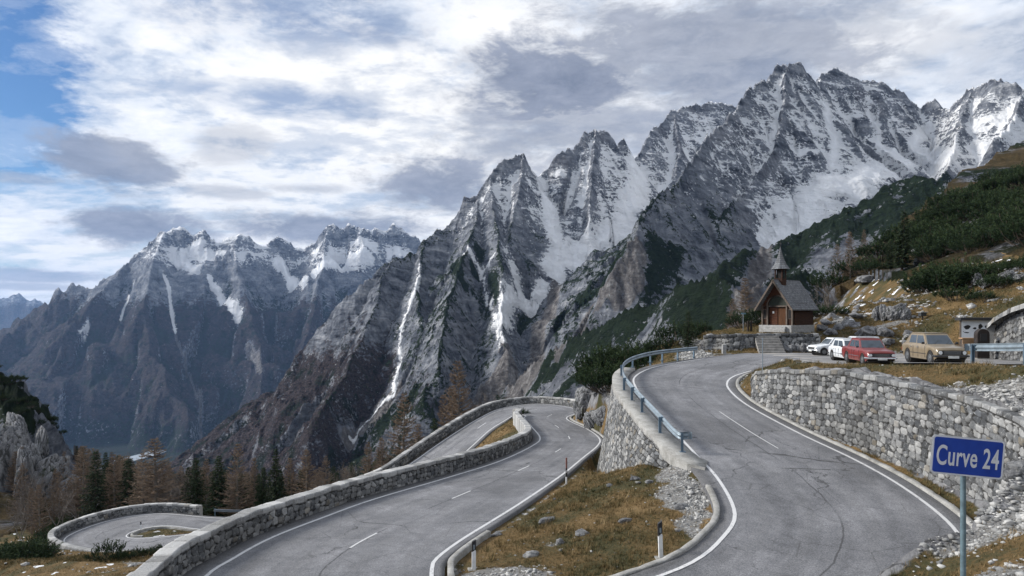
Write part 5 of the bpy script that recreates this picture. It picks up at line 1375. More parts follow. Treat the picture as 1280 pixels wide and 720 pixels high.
    b = MB(); b.box((0, .12, zp-.33), (2.3, .9, .4), bevel=.02); b.box((0, -.2, zp-.5), (2.3, .5, .3), bevel=.02); b.build('door_step', M_PLINTH, root)
    # roof planes with real thickness and shingle uv
    oh, of, ob = .42, .42, .35
    for s in (-1, 1):
        n = 26; m = 30; V = []; U = []
        top = Vector((0, 0, zr+.04)); bot_ = Vector((s*(hw+oh), 0, ze-oh*sl+.04)); sl_len = (bot_-top).length
        nrm = Vector((s*sl, 0, 1)).normalized()
        for i_ in range(n+1):
            for j_ in range(m+1):
                u = i_/n; v = j_/m; p = top.lerp(bot_, u); p = Vector((p.x, -of+(D_+of+ob)*v, p.z))
                p = p+nrm*(.035*((u*n) % 1)+.016*math.sin(i_*3.3+j_*1.7)+(.02 if i_ % 3 == 0 else 0)-.05*math.sin(v*math.pi)*u*.6)
                V.append(tuple(p)); U.append((v*(D_+of+ob), u*sl_len))
        me = npmesh('roof_slope', V, gridfaces(n+1, m+1) if s > 0 else gridfaces(n+1, m+1)[:, ::-1]); uvgrid(me, np.array(U))
        o = link('roof_slope', me, M_SHIN, root); md_ = o.modifiers.new('s', 'SOLIDIFY'); md_.thickness = .09; md_.offset = -1
        for yy in (-of-.0, D_+ob):
            b = MB(); a0 = top+Vector((0, yy, -.02)); a1 = bot_+Vector((0, yy, -.02)); d = (a1-a0).normalized(); dn = nrm*-.16
            b.poly([tuple(a0), tuple(a1), tuple(a1+dn), tuple(a0+dn)], (0, .05 if yy > 0 else -.05, 0)); b.build('verge_board', M_BEAM, o)
    # turret and spire
    ty = .95
    b = MB()
    for sx in (-1, 1):
        for sy in (-1, 1): b.box((sx*.33, ty+sy*.33, zr+.32), (.11, .11, 1.5))
    b.box((0, ty, zr-.22), (.78, .78, .62), bevel=.02); b.box((0, ty, zr+.98), (.80, .80, .08)); b.box((0, ty, zr+.12), (.80, .80, .06))
    tu = b.build('bell_turret', M_WDARK, root)
    b = MB(); b.box((0, ty, zr+.55), (.48, .48, .82)); b.build('louvre', M_DARK, tu)
    b = MB(); b.tube([(0, ty, zr+.85), (0, ty, zr+.75), (0, ty, zr+.6), (0, ty, zr+.52)], [.05, .12, .16, .2], 14); b.build('bell', m_plain('bronze', (.12, .08, .04), .4, .8), tu)
    b = MB(); prof = [(.86, 0), (.80, .07), (.56, .42), (.36, .85), (.20, 1.35), (.08, 1.85), (.02, 2.12)]
    rings = [[b.bm.verts.new((r_*math.cos(a)*1.0, ty+r_*math.sin(a), zr+1.02+z_)) for a in [math.pi/8+math.pi*q/4 for q in range(8)]] for r_, z_ in prof]
    for r0, r1 in zip(rings, rings[1:]):
        for q in range(8): b.bm.faces.new((r0[q], r0[(q+1) % 8], r1[(q+1) % 8], r1[q]))
    b.bm.faces.new(rings[0][::-1]); b.bm.faces.new(rings[-1]); me_o = b.build('spire', M_SHIN, root)
    uvs = me_o.data.uv_layers.new(name='UVMap')
    for lp in me_o.data.loops:
        v = me_o.data.vertices[lp.vertex_index].co; uvs.data[lp.index].uv = (math.atan2(v.y-ty, v.x)*.8, v.z)
    b = MB(); b.tube([(0, ty, zr+3.1), (0, ty, zr+3.62)], .018, 6); b.box((0, ty, zr+3.45), (.26, .03, .03)); b.tube([(0, ty, zr+3.12), (0, ty, zr+3.18)], .05, 8); b.build('cross', M_PLASTIC, root)
    return root
chapel()
# steps up the terrace
M_STEP = m_plain('grey stone steps', (.25, .24, .225), .9, var=.35, scale=3, bump=.02)
def steps():
    x0, y0 = (962-640)*58.2/F, 57.6
    r = empty('stone_steps', (x0, y0, -3.5), R(-6), 'flight of grey stone steps leading up to the chapel', 'steps')
    for k in range(7):
        b = MB(); b.box((0, .1+k*.30, .09+k*.215-.12), (2.2-.02*k, .40, .26), bevel=.02, rot=(0, R(rnd.uniform(-.6, .6)), 0)); b.build('step', M_STEP, r)
    return r
steps()
# ------------------------------------------------------------------ noticeboard shelter, bench, bins, fence, stone marker, signs
def board():
    x, y = (1221-640)*50/F, 50.; z = Hz(x, y)
    r = empty('noticeboard', (x, y, z), R(-6), 'white noticeboard with dark pictures under a black roof beam beside the boulder wall', 'noticeboard')
    for s in (-1, 1):
        b = MB(); b.box((s*1.12, 0, 1.45), (.12, .12, 3.0)); b.build('post', M_BEAM, r)
    k = NT('white board, weathered', .6); n = k.noise(k.obj(), 2, 5); k.color(k.ramp(n, [(.3, (.58, .62, .66)), (.7, (.72, .74, .76))]))
    b = MB(); b.box((0, -.05, 2.12), (2.2, .05, 1.35), bevel=.01); p = b.build('panel', k.m, r)
    for (u, v, w_, h_) in [(-.72, 1.48, .46, .30), (-.18, 1.40, .26, .14), (.20, 1.54, .30, .36), (.72, 1.50, .4, .34), (-.75, 1.08, .34, .09), (.0, 1.06, .34, .08), (-.98, 1.15, .08, .05)]:
        b = MB(); q = [(u+w_/2*math.cos(a)*(1+.2*math.sin(3*a+u*9)), -.082, .82+v+h_/2*math.sin(a)*(1+.2*math.cos(2*a+v*7))) for a in [math.pi*2*i_/14 for i_ in range(14)]]
        b.poly(q, (0, .01, 0)); b.build('picture', M_BLACK, p)
    b = MB(); b.box((0, -.05, 2.92), (2.75, .8, .22), bevel=.02); b.build('roof', M_PLASTIC, r)
    b = MB(); b.box((.0, -.04, 1.05), (2.0, .06, .5)); b.build('lower_board', m_plain('dark red board', (.15, .07, .05), .7), r)
    x, y = (1217-640)*46.6/F, 46.6; z = float(zc(46.6))
    r = empty('wooden_counter', (x, y, z), R(-8), 'pale wooden counter standing in front of the white noticeboard', 'counter')
    M_B = wood('new pine wood', (.28, .17, .09), (.42, .27, .16), 1, False, .12)
    b = MB(); b.box((0, 0, 1.38), (1.7, .5, .08), bevel=.01); b.build('top', M_B, r)
    b = MB(); b.box((0, -.18, 1.15), (1.6, .04, .34), bevel=.01); b.build('front_board', M_B, r)
    for s in (-1, 1):
        b = MB(); b.box((s*.65, 0, .67), (.10, .38, 1.34)); b.build('leg', M_BEAM, r)
    x, y = (1229.5-640)*45.2/F, 45.2; z = float(zc(45.2))
    r = empty('round_topped_cabinet', (x, y, z), R(-10), 'tall dark round-topped cabinet against the end of the boulder wall', 'cabinet')
    b = MB(); arc = [(.38*math.cos(a), 0, 1.65+.38*math.sin(a)) for a in [math.pi*q/10 for q in range(11)]]
    b.poly([(.38, 0, 0)]+arc+[(-.38, 0, 0)], (0, .5, 0)); b.bevel(.02); b.build('body', m_plain('rusty dark steel', (.022, .016, .014), .7, var=.5, scale=5), r)
    b = MB(); b.box((0, -.01, 1.45), (.40, .03, .5), bevel=.01); b.build('opening', M_BLACK, r)
    b = MB(); b.box((0, .25, .02), (.8, .6, .04)); b.build('foot', M_CONC, r)
board()
def small_box(px, py, Y, w, h, label, name='box_post'):
    x = (px-640)*Y/F; z = Hz(x, Y)
    r = empty(name, (x, Y, z), R(10), label, 'box')
    b = MB(); b.tube([(0, 0, -.2), (0, 0, h*.6)], .05, 8); b.build('post', M_BEAM, r)
    b = MB(); b.box((0, 0, h*.75), (w, w*.6, h*.5), bevel=.03); b.build('body', m_plain('dark grey sheet metal', (.05, .055, .06), .5, .3), r)
    b = MB(); b.box((0, 0, h+.02), (w*1.25, w*.9, .05), bevel=.01); b.build('lid', m_plain('pale metal lid', (.5, .51, .52), .5, .3), r)
small_box(1153, 410, 62, .6, .7, 'small dark box with pale lid on the grassy bank above the tan car')
def picket():
    a = P(1163, 429, 56); c = P(1201, 426, 53)
    r = empty('picket_fence', (a[0], a[1], Hz(a[0], a[1])), 0, 'low brown wooden fence left of the white noticeboard', 'fence')
    M_ = m_plain('old fence wood', (.10, .065, .045), .9, var=.4, scale=8)
    n = 22; top = []
    for k in range(n):
        x = a[0]+(c[0]-a[0])*k/(n-1); y = a[1]+(c[1]-a[1])*k/(n-1); z = Hz(x, y)
        h = 1.15+.1*rnd.random(); b = MB(); b.box((x-a[0], y-a[1], z-r.location.z+h/2-.1), (.07, .03, h), rot=(0, R(rnd.uniform(-4, 4)), 0)); b.build('picket', M_, r)
        top.append((x-a[0], y-a[1]+.03, z-r.location.z+.8))
    for dz in (0, -.45):
        b = MB(); b.tube([(u, v, w+dz) for u, v, w in top[::3]+[top[-1]]], .03, 5); b.build('rail', M_, r)
picket()
def marker_stone():
    x, y = (905-640)*56.2/F, 56.2
    z = Hz(x, y); r = empty('stone_marker', (x, y, z), 0, 'squat pale stone bollard where the gravel path leaves the road', 'bollard')
    b = MB(); b.box((0, 0, .42), (.34, .3, .95), bevel=.06); b.build('body', M_PLINTH, r); b = MB(); b.box((-.1, 0, .03), (1.5, .5, .14), bevel=.03); b.build('base', M_CONC, r)
    x, y = (929-640)*66/F, 66; z = Hz(x, y)
    r = empty('path_sign', (x, y, z-.05), 0, 'small path sign on a thin post left of the chapel', 'path sign')
    b = MB(); b.tube([(0, 0, 0), (0, 0, 2.0)], .035, 7); b.build('post', M_GREYM, r); b = MB(); b.box((.0, -.05, 1.9), (.46, .03, .14)); b.build('panel', m_plain('blue grey sheet', (.12, .22, .28), .5), r)
    for j_, px in enumerate((935, 939)):
        Y_ = 65.; x = (px-640)*Y_/F; z = Hz(x, Y_)
        o = MB().tube([(0, 0, -.1), (0, 0, 1.05), (0, 0, 1.15)], [.11, .10, .06], 9).build('wooden_stump_post', M_BEAM); o.location = (x, Y_, z)
        tag(o, ['left one of two stout wooden posts beside the chapel', 'right one of two stout wooden posts beside the chapel'][j_], 'post')
marker_stone()
# ------------------------------------------------------------------ rocks
def mat_rock(name='limestone', tint=(1, 1, 1), fs=1.):
    k = NT(name, .92, 0, .2); p = k.pos()
    n = k.noise(k.mapping(p, (1, 1, .6), (R(15), R(10), 0)), 2.2*fs, 10, .70, .5); n2 = k.noise(p, 16*fs, 6, .75)
    f = lambda c: tuple(a*b for a, b in zip(c, tint))
    c = k.ramp(k.math('ADD', k.math('MULTIPLY', n, .7), k.math('MULTIPLY', n2, .3)), [(.36, f((.035, .035, .037))), (.46, f((.15, .152, .16))), (.56, f((.31, .312, .315))), (.72, f((.54, .54, .53)))])
    k.color(c); k.bump(k.math('ADD', n, k.math('MULTIPLY', n2, .3)), .35/fs); return k.m
def mat_crag():
    k = NT('fractured grey limestone', .92, 0, .2); p = k.obj(); o_, _, _, _ = k.attr('open')
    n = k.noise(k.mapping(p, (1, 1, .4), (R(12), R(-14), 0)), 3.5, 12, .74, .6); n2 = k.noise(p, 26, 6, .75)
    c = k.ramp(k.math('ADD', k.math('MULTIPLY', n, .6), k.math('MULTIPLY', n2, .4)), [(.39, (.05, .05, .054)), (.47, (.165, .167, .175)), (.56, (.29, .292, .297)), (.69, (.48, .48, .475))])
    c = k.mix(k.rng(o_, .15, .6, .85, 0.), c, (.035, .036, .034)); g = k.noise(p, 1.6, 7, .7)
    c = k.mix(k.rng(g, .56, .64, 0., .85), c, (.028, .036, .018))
    k.color(c); k.bump(k.math('ADD', n, k.math('MULTIPLY', n2, .3)), .16); return k.m
M_ROCK = mat_rock(); M_ROCKC = mat_crag(); M_ROCKD = mat_rock('dark limestone', (.62, .62, .66))
def ico(sub):
    bm = bmesh.new(); bmesh.ops.create_icosphere(bm, subdivisions=sub, radius=1); v = np.array([q.co[:] for q in bm.verts]); f = np.array([[w.index for w in q.verts] for q in bm.faces]); bm.free(); return v, f
ICO1, ICO2, ICO4 = ico(1), ico(2), ico(4)
def p3(v, s, seed):   # pseudo-3D noise
    return (perlin(v[:, 0]*s+v[:, 2]*.7*s, v[:, 1]*s-v[:, 2]*.6*s, seed)+perlin(v[:, 1]*s+3.1, v[:, 2]*s*1.1+v[:, 0]*.4*s, seed+1))*.5
def rock_mesh(seed, sharp=.28):
    v, f = ICO4; v = v.copy(); rs = np.random.RandomState(seed)
    for k in range(9):     # cut with planes: broken faces
        n = rs.normal(size=3); n /= np.linalg.norm(n); d = rs.uniform(.55, .85); s = v@n; v -= np.clip(s-d, 0, None)[:, None]*n*.92
    v *= (1+sharp*p3(v, 1.3, seed)+.20*(.35-np.abs(p3(v, 2.6, seed+3)))*1.5+.12*(.3-np.abs(p3(v, 5.5, seed+7)))*1.5+.05*p3(v, 12, seed+5))[:, None]
    return npmesh('rock', v, f, True)
ROCKS = [rock_mesh(s) for s in range(7)]
ICO5 = ico(6)
def crag_mesh(seed):
    """fractured limestone: many cleavage planes, ribs and open cracks"""
    v, f = ICO5; v = v.copy(); r = np.random.RandomState(seed+90)
    for k in range(46):
        n = r.normal(size=3); n[2] *= .55; n /= np.linalg.norm(n); d = r.uniform(.62, .93); s = v@n; v -= np.clip(s-d, 0, None)[:, None]*n*.95
    q = v*np.array([1, 1, .55]); w1 = np.abs(p3(q, 2.2, seed+3)); w2 = np.abs(p3(q, 4.7, seed+7)); w3 = np.abs(p3(q, 10, seed+9)); w4 = np.abs(p3(v, 21, seed+12))
    cr = np.minimum(1, np.minimum(w1*9, w2*7))
    v *= (1+.16*p3(v, 1.2, seed)+.22*(w1-.25)+.13*(w2-.25)+.07*(w3-.25)+.035*(w4-.25)-.07*(1-cr)**2)[:, None]
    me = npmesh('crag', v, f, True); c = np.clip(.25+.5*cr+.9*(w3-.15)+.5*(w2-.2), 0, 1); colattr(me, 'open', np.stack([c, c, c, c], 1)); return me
CRAGS = [crag_mesh(s) for s in range(5)]
def rock(px, py, Y, sx, sy, sz, label, k=0, rz=0., mat=None, plane=None, sink=.25, cat='rock', group=None):
    if plane == 'up': x, Y, _ = Uu(px, py)
    elif plane == 'low': x, Y, _ = l2(px, py)
    else: x = (px-640)*Y/F
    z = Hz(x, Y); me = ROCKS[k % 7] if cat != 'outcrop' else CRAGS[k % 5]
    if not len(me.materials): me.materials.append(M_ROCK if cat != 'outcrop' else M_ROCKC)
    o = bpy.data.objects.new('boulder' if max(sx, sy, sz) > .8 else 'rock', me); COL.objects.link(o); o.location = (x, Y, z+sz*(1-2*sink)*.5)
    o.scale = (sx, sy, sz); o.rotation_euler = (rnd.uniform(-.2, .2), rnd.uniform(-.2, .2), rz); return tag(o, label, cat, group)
def isl(px, py):
    """point on the grassy island or bank under a pixel"""
    Ys = np.linspace(14, 60, 900); x = (px-640)*Ys/F; z = (YH-py)*Ys/F; h = near(x, Ys); k = int((h >= z).argmax()); return x[k], Ys[k], h[k]
def rock_at(px, py, s, label, k, rz=0.):
    x, Y, z = isl(px, py); me = ROCKS[k % 7]
    if not len(me.materials): me.materials.append(M_ROCK)
    o = bpy.data.objects.new('rock', me); COL.objects.link(o); o.location = (x, Y, z+s[2]*.3); o.scale = s; o.rotation_euler = (0, 0, rz); return tag(o, label, 'rock')
for (px, py, s, lb, k, rz) in [(684, 652, (.52, .17, .15), 'long pale slanting rock lying in the grass at the middle of the island', 1, .9), (664, 696, (.24, .16, .11), 'flat pale rock low on the grassy island near its bottom edge', 2, .2),
        (693, 625, (.10, .08, .07), 'small white stone on the grass above the long pale slanting rock', 3, 0), (728, 668, (.28, .2, .12), 'broken grey rock right of the long slanting rock on the island', 4, .5),
        (782, 653, (.24, .12, .10), 'thin pale rock in the grass left of the right marker post', 5, .4), (793, 600, (.22, .16, .12), 'pale rock at the left edge of the gravel patch on the island', 6, 0),
        (622, 669, (.22, .14, .10), 'pale rock near the lower road kerb on the left flank of the island', 0, .3), (852, 635, (.26, .2, .10), 'flat pale slab in the gravel above the right marker post', 2, .6),
        (700, 680, (.16, .14, .12), 'small grey rock below the long slanting rock on the island', 3, .9), (812, 604, (.16, .12, .09), 'small pale rock inside the gravel patch on the island', 5, .1),
        (645, 640, (.14, .1, .08), 'little white stone on the left flank of the island', 1, .4), (762, 608, (.18, .12, .08), 'small flat rock in brown grass left of the gravel patch', 4, .8)]:
    rock_at(px, py, s, lb, k, rz)
def gat(px, py, y0=52, y1=210):
    """ground point seen at a pixel, beyond y0"""
    Ys = np.linspace(y0, y1, 1600); x = (px-640)*Ys/F; z = (YH-py)*Ys/F; h = H(x, Ys); k = int((h >= z).argmax()); return x[k], Ys[k], h[k]
def rock_on(px, py, w, hh, label, k, rz=0., cat='boulder', y0=58, deep=.8):
    """w, hh: width and height in pixels; py = foot"""
    x, Y, z = gat(px, py, y0); a = w*Y/F/2*1.15; c = hh*Y/F*.62; me = ROCKS[k % 7] if cat != 'crag' else CRAGS[k % 5]
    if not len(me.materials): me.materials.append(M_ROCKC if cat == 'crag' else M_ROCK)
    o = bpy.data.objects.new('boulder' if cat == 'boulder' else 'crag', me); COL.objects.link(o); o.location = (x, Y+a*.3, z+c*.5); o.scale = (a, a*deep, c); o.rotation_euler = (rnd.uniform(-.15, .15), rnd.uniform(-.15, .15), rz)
    return tag(o, label, cat)
for (px, py, w, hh, lb, k, rz) in [
        (1040, 418, 15, 10, 'round pale boulder beside the right side of the chapel', 0, 0), (1028, 413, 14, 9, 'grey boulder touching the rear corner of the chapel', 1, .5), (1049, 413, 12, 8, 'smaller boulder right of the round pale boulder near the chapel', 2, .2), (1033, 405, 12, 7, 'upper boulder of the heap right of the chapel', 4, .2),
        (1086, 420, 26, 13, 'broad pointed grey boulder on the slope behind the white cars', 3, .1), (1108, 420, 22, 12, 'rounded grey boulder right of the broad pointed one', 4, 1.), (1112, 432, 15, 9, 'dark low boulder at the slope foot behind the red saloon', 5, .4),
        (1136, 420, 12, 8, 'pale jagged boulder between the red saloon and the tan hatchback', 6, .4), (1150, 424, 10, 6, 'small pale boulder behind the tan hatchback roof', 1, .9), (1133, 432, 9, 5, 'lowest small boulder at the slope foot left of the tan hatchback', 2, .9),
        (1058, 392, 14, 6, 'grey rock on the grass slope below the stony path', 2, .9), (1072, 397, 16, 6, 'long low rock beside the stony path on the slope', 0, .3), (1038, 378, 14, 7, 'pale rock at the upper end of the stony path', 3, .3), (1087, 352, 24, 9, 'weathered slab under the pines left of the grey cliff', 5, .2)]:
    rock_on(px, py, w, hh, lb, k, rz)
for (px, py, w, hh, lb, k) in [(1098, 399, 20, 19, 'leftmost column of the grey cliff on the grassy slope', 1), (1107, 400, 22, 25, 'second column from the left of the grey cliff', 2), (1117, 401, 20, 22, 'middle column of the grey cliff above the broad boulders', 3), (1126, 400, 19, 26, 'fourth column of the grey cliff on the slope', 4), (1134, 400, 18, 18, 'rightmost column of the grey cliff on the slope', 5),
        (1213, 352, 20, 14, 'left pale crag under the dark pines at upper right', 0), (1223, 357, 20, 17, 'second pale crag from the left under the dark pines at upper right', 1), (1234, 359, 24, 14, 'broad pale crag under the dark pines at upper right', 2), (1247, 355, 18, 12, 'narrow crag right of the broad pale one', 3), (1262, 350, 20, 15, 'tall crag near the picture edge under the pines', 4), (1278, 352, 22, 12, 'crag at the picture edge above the boulder wall', 5),
        (1150, 330, 20, 10, 'weathered outcrop between the pines above the grey cliff', 6), (1145, 318, 16, 9, 'pale pointed outcrop at the top of the grass above the grey cliff', 1)]:
    rock_on(px, py, w, hh, lb, k, k*.7, 'crag', 60, .7)
for j, (x_, y_, a, b, c) in enumerate([(7.4, 62.5, 1.0, 1.6, 1.5), (8.0, 59.0, 1.0, 1.4, 1.2), (7.3, 66.5, 1.1, 1.7, 1.7), (8.4, 64.5, 1.2, 1.5, 1.9), (8.7, 55.5, .9, 1.2, 1.0), (7.9, 71., 1.2, 1.8, 1.4)]):
    rock(640+x_*F/y_, 0, y_, a, b, c, ['pale face of the rocky outcrop at the inside of the second bend', 'lower right block of the outcrop inside the second bend', 'left block of the outcrop where the far parapet ends', 'top block of the outcrop inside the second bend under the pines', 'block of the outcrop beside the foot of the steep wall', 'rear block of the outcrop inside the second bend'][j], j+2, j*.8, cat='outcrop', sink=.35)
for (px, py, w, hh, lb, k) in [(2, 612, 60, 84, 'left pale face of the rocky crag at the left picture edge', 1), (28, 618, 58, 78, 'middle pale face of the rocky crag at the left', 2), (56, 622, 50, 66, 'right pale face of the rocky crag at the left', 4), (82, 632, 40, 44, 'low right shoulder of the rocky crag at the left', 5), (14, 560, 50, 52, 'upper rock band of the crag under the dark shrubs', 3), (46, 574, 44, 46, 'upper right rock band of the crag under the dark shrubs', 6)]:
    rock_on(px, py, w, hh, lb, k, k*.9, 'crag', 100, .45)
# terrace rocks either side of the steps: dry stacked
for j in range(16):
    px = [908, 914, 921, 928, 935, 941, 945, 979, 985, 991, 997, 1003, 1008, 1014, 1020, 1010][j]; Y = 58.9+.25*math.sin(j*2.1)
    if px < 950: continue
    rock(px, 0, Y, .34+.14*math.sin(j*1.7)**2, .4, .42+.2*math.cos(j*2.3)**2, 'pale block in the dry stone bank below the chapel, right of the steps', j, j*.8, sink=.2, cat='stone', group='blocks of the dry stone bank right of the steps')
tm = MB()
o = masonry('stone_terrace', [(q[0]-(0 if i_ else .1), q[1]-.28, -3.62) for i_, q in enumerate(TERR)], [tuple(q) for q in TERR], .5, .2, 'low rough stone bank below the chapel on both sides of the steps', 'wall', .09, .34, .5, .12, .7, 31, side=-1, capc=.1)
# boulders on the near bank edge at lower right
for j, (px, py, a, b, c) in enumerate([(1128, 716, .26, .22, .14), (1152, 706, .30, .24, .16), (1176, 695, .34, .26, .18), (1198, 688, .22, .2, .14), (1225, 660, .28, .22, .16), (1238, 640, .24, .2, .18), (1264, 668, .24, .2, .16), (1274, 642, .2, .18, .14), (1256, 612, .22, .2, .16), (1246, 700, .2, .16, .12)]):
    rock_at(px, py, (a, b, c), ['pale slab at the bottom edge where the bank meets the road', 'pale slab left of the sign pole foot', 'largest pale slab beside the sign pole', 'small pale rock right beside the sign pole', 'grey rock on the rubble slope right of the sign pole', 'grey rock where the high wall runs behind the rubble', 'pale rock on the rubble slope near the picture edge',
        'small rock at the picture edge on the rubble slope', 'rock below the top of the high wall at the right edge', 'dark rock in the brown grass right of the sign pole'][j], j, j*.7)

# loose stones: thousands of small pieces on gravelly ground
rs = np.random.RandomState(5)
def scatter_xy(n, x0, x1, y0, y1): return rs.uniform(x0, x1, n), rs.uniform(y0, y1, n)
def stones(name, X, Y, size, mat, flat=.6):
    base, f = ICO1; n = len(X); Z = near(X, Y)
    v = base[None]*(1+.35*rs.uniform(-1, 1, (n, len(base), 1)))
    sc = size[:, None]*np.stack([rs.uniform(.7, 1.4, n), rs.uniform(.6, 1.2, n), rs.uniform(.45, .8, n)*flat*1.4], 1); v = v*sc[:, None]
    a = rs.uniform(0, 6.28, n); c, s = np.cos(a)[:, None], np.sin(a)[:, None]
    w = v.copy(); w[..., 0] = v[..., 0]*c-v[..., 1]*s; w[..., 1] = v[..., 0]*s+v[..., 1]*c
    w += np.stack([X, Y, Z+size*.12], 1)[:, None]
    F_ = (f[None]+(np.arange(n)*len(base))[:, None, None]).reshape(-1, 3)
    o = link(name, npmesh(name, w.reshape(-1, 3), F_), mat); return tag(o, None, None, kind='stuff')
k = NT('pale limestone rubble', .9, 0, .2); oi = k.n('ShaderNodeTexVoronoi'); oi.inputs['Scale'].default_value = 6; k.put(oi.inputs['Vector'], k.pos())
sp_ = k.n('ShaderNodeSeparateColor'); k.put(sp_.inputs[0], oi.outputs['Color'])
k.color(k.ramp(k.math('ADD', k.math('MULTIPLY', sp_.outputs[0], .6), k.math('MULTIPLY', k.noise(k.pos(), 12, 4), .4)), [(.2, (.10, .10, .10)), (.5, (.24, .24, .235)), (.8, (.46, .455, .44))])); M_RUB = k.m
X_, Y_ = [], []
for (n, x0, x1, y0, y1) in [(16000, -4, 8, 16, 32), (60000, 6, 20, 8, 26), (9000, 14, 20, 24, 46), (6000, 12, 20, 50, 68), (5000, -30, -8, 22, 58), (5000, 27, 42, 56, 75)]:
    a, b = scatter_xy(n, x0, x1, y0, y1); g = near(a, b, near.gravel); hd = near(a, b, hard); m = (rs.rand(n) < np.clip(g, .03, 1)**1.2) & (hd < .05); X_.append(a[m]); Y_.append(b[m])
X_ = np.concatenate(X_); Y_ = np.concatenate(Y_); size = .028*np.exp(rs.normal(0, .5, len(X_))); size = np.clip(size, .012, .13)*np.where(Y_ > 40, 2, 1)*np.where((X_ > 9) & (Y_ < 24), 1.35, 1)
stones('rubble', X_, Y_, size, M_RUB)

# small pale stones strewn over the slope above the car park and the meadow at lower left
a, b = scatter_xy(5200, 27, 60, 58, 98); a2, b2 = scatter_xy(900, -40, -10, 22, 56); a = np.r_[a, a2]; b = np.r_[b, b2]
m = (near(a, b, hard) < .02) & (fbm(a/4, b/4, 3, 88) > -.05); a, b = a[m], b[m]
stones('strewn_stones', a, b, np.clip(.10*np.exp(rs.normal(0, .6, len(a))), .04, .5)*np.where(a < 0, .6, 1), M_RUB)
# grass: tufts of thin blades
def blades(name, X, Y, Z, L, w, mat, lean=.6, kind='stuff', per=5, parent=None):
    n = len(X); N = n*per
    bx = np.repeat(X, per)+rs.normal(0, .05, N)*np.repeat(L, per)*3; by = np.repeat(Y, per)+rs.normal(0, .05, N)*np.repeat(L, per)*3; bz = np.repeat(Z, per)-.01
    a = rs.uniform(0, 6.28, N); ln = np.repeat(L, per)*rs.uniform(.5, 1.2, N); le = rs.uniform(.15, 1, N)*lean
    tip = np.stack([bx+np.cos(a)*ln*le, by+np.sin(a)*ln*le, bz+ln*np.sqrt(np.clip(1-le**2*.7, .1, 1))], 1)
    ww = w*np.repeat(L, per)/.15*.5; sx = -np.sin(a)*ww; sy = np.cos(a)*ww; b0 = np.stack([bx-sx, by-sy, bz], 1); b1 = np.stack([bx+sx, by+sy, bz], 1)
    V = np.stack([b0, b1, tip], 1).reshape(-1, 3); me = npmesh(name, V, np.arange(N*3).reshape(-1, 3))
    t = np.repeat(rs.rand(n)*.6+near(X, Y, gtone)*.4, per*3); colattr(me, 'tone', np.stack([t, np.tile([0, 0, 1.], N), t, t], 1))
    return tag(link(name, me, mat, parent), kind=kind)
k = NT('dry mountain grass', .9, 0, .1); t, e_, _, _ = k.attr('tone')
k.color(k.ramp(t, [(.12, (.034, .042, .018)), (.34, (.076, .066, .030)), (.58, (.170, .120, .055)), (.85, (.34, .25, .135))])); M_GRASS = k.m
X_, Y_ = [], []
for (n, x0, x1, y0, y1) in [(26000, -4, 8, 16, 34), (5000, 2, 8, 30, 54), (9000, 12, 16.5, 14, 40), (17000, 14, 20, 12, 46), (14000, 6, 15, 7, 18), (40000, -38, -9, 20, 50), (16000, -60, -12, 45, 62), (4000, -8, 2, 64, 80), (3000, 7.5, 14, 52, 78), (60000, 14, 52, 55, 96), (2500, -41, -32, 65, 76), (14000, 32, 52, 25, 75)]:
    a, b = scatter_xy(n, x0, x1, y0, y1); g = near(a, b, near.gravel); hd = near(a, b, hard); rk_ = near(a, b, near.rock)
    m = (rs.rand(n) > g*.93) & (hd < .03) & (rk_ < .5); X_.append(a[m]); Y_.append(b[m])
X_ = np.concatenate(X_); Y_ = np.concatenate(Y_); tl = fbm(X_/1.5, Y_/1.5, 3, 44)
L_ = (.055+.10*np.clip(tl+.35, 0, 1)+.05*(rs.rand(len(X_)) < .1))*np.where(Y_ > 45, 1.7, 1.)*np.where(near(X_, Y_, soft) < .45, .6, 1)
blades('dry_grass', X_, Y_, near(X_, Y_), L_, .011, M_GRASS, .75, per=9)
a, b = scatter_xy(9000, -4, 20, 14, 50); g = near(a, b, near.gravel); hd = near(a, b, hard)
m = (g < .4) & (hd < .02) & (near(a, b, near.rock) < .6) & (fbm(a/1.7, b/1.7, 3, 66) > .05); a, b = a[m], b[m]
blades('straw_tufts', a, b, near(a, b), rs.uniform(.16, .34, len(a)), .008, M_GRASS, 1.0, per=16)
print('stones, grass', round(time.time()-T0, 1))

# ------------------------------------------------------------------ trees and shrubs
def mat_leaf(name, stops, rough=.85):
    k = NT(name, rough, 0, .15); t, _, _, _ = k.attr('tone'); n = k.noise(k.pos(), .8, 3)
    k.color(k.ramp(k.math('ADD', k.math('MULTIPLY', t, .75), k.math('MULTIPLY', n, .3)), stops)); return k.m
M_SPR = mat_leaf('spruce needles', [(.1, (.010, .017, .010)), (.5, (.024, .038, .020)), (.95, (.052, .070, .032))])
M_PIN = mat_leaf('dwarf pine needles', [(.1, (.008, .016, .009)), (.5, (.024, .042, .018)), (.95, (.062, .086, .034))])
M_LAR = mat_leaf('larch twigs', [(.1, (.060, .040, .028)), (.5, (.150, .108, .076)), (.95, (.29, .215, .155))])
M_TWG = mat_leaf('bare twigs', [(.1, (.045, .037, .032)), (.5, (.11, .092, .082)), (.95, (.21, .18, .16))])
M_BARK = m_plain('bark', (.075, .058, .045), .95, var=.4, scale=5, bump=.02); M_BARKG = m_plain('grey bark', (.14, .125, .11), .95, var=.4, scale=5)
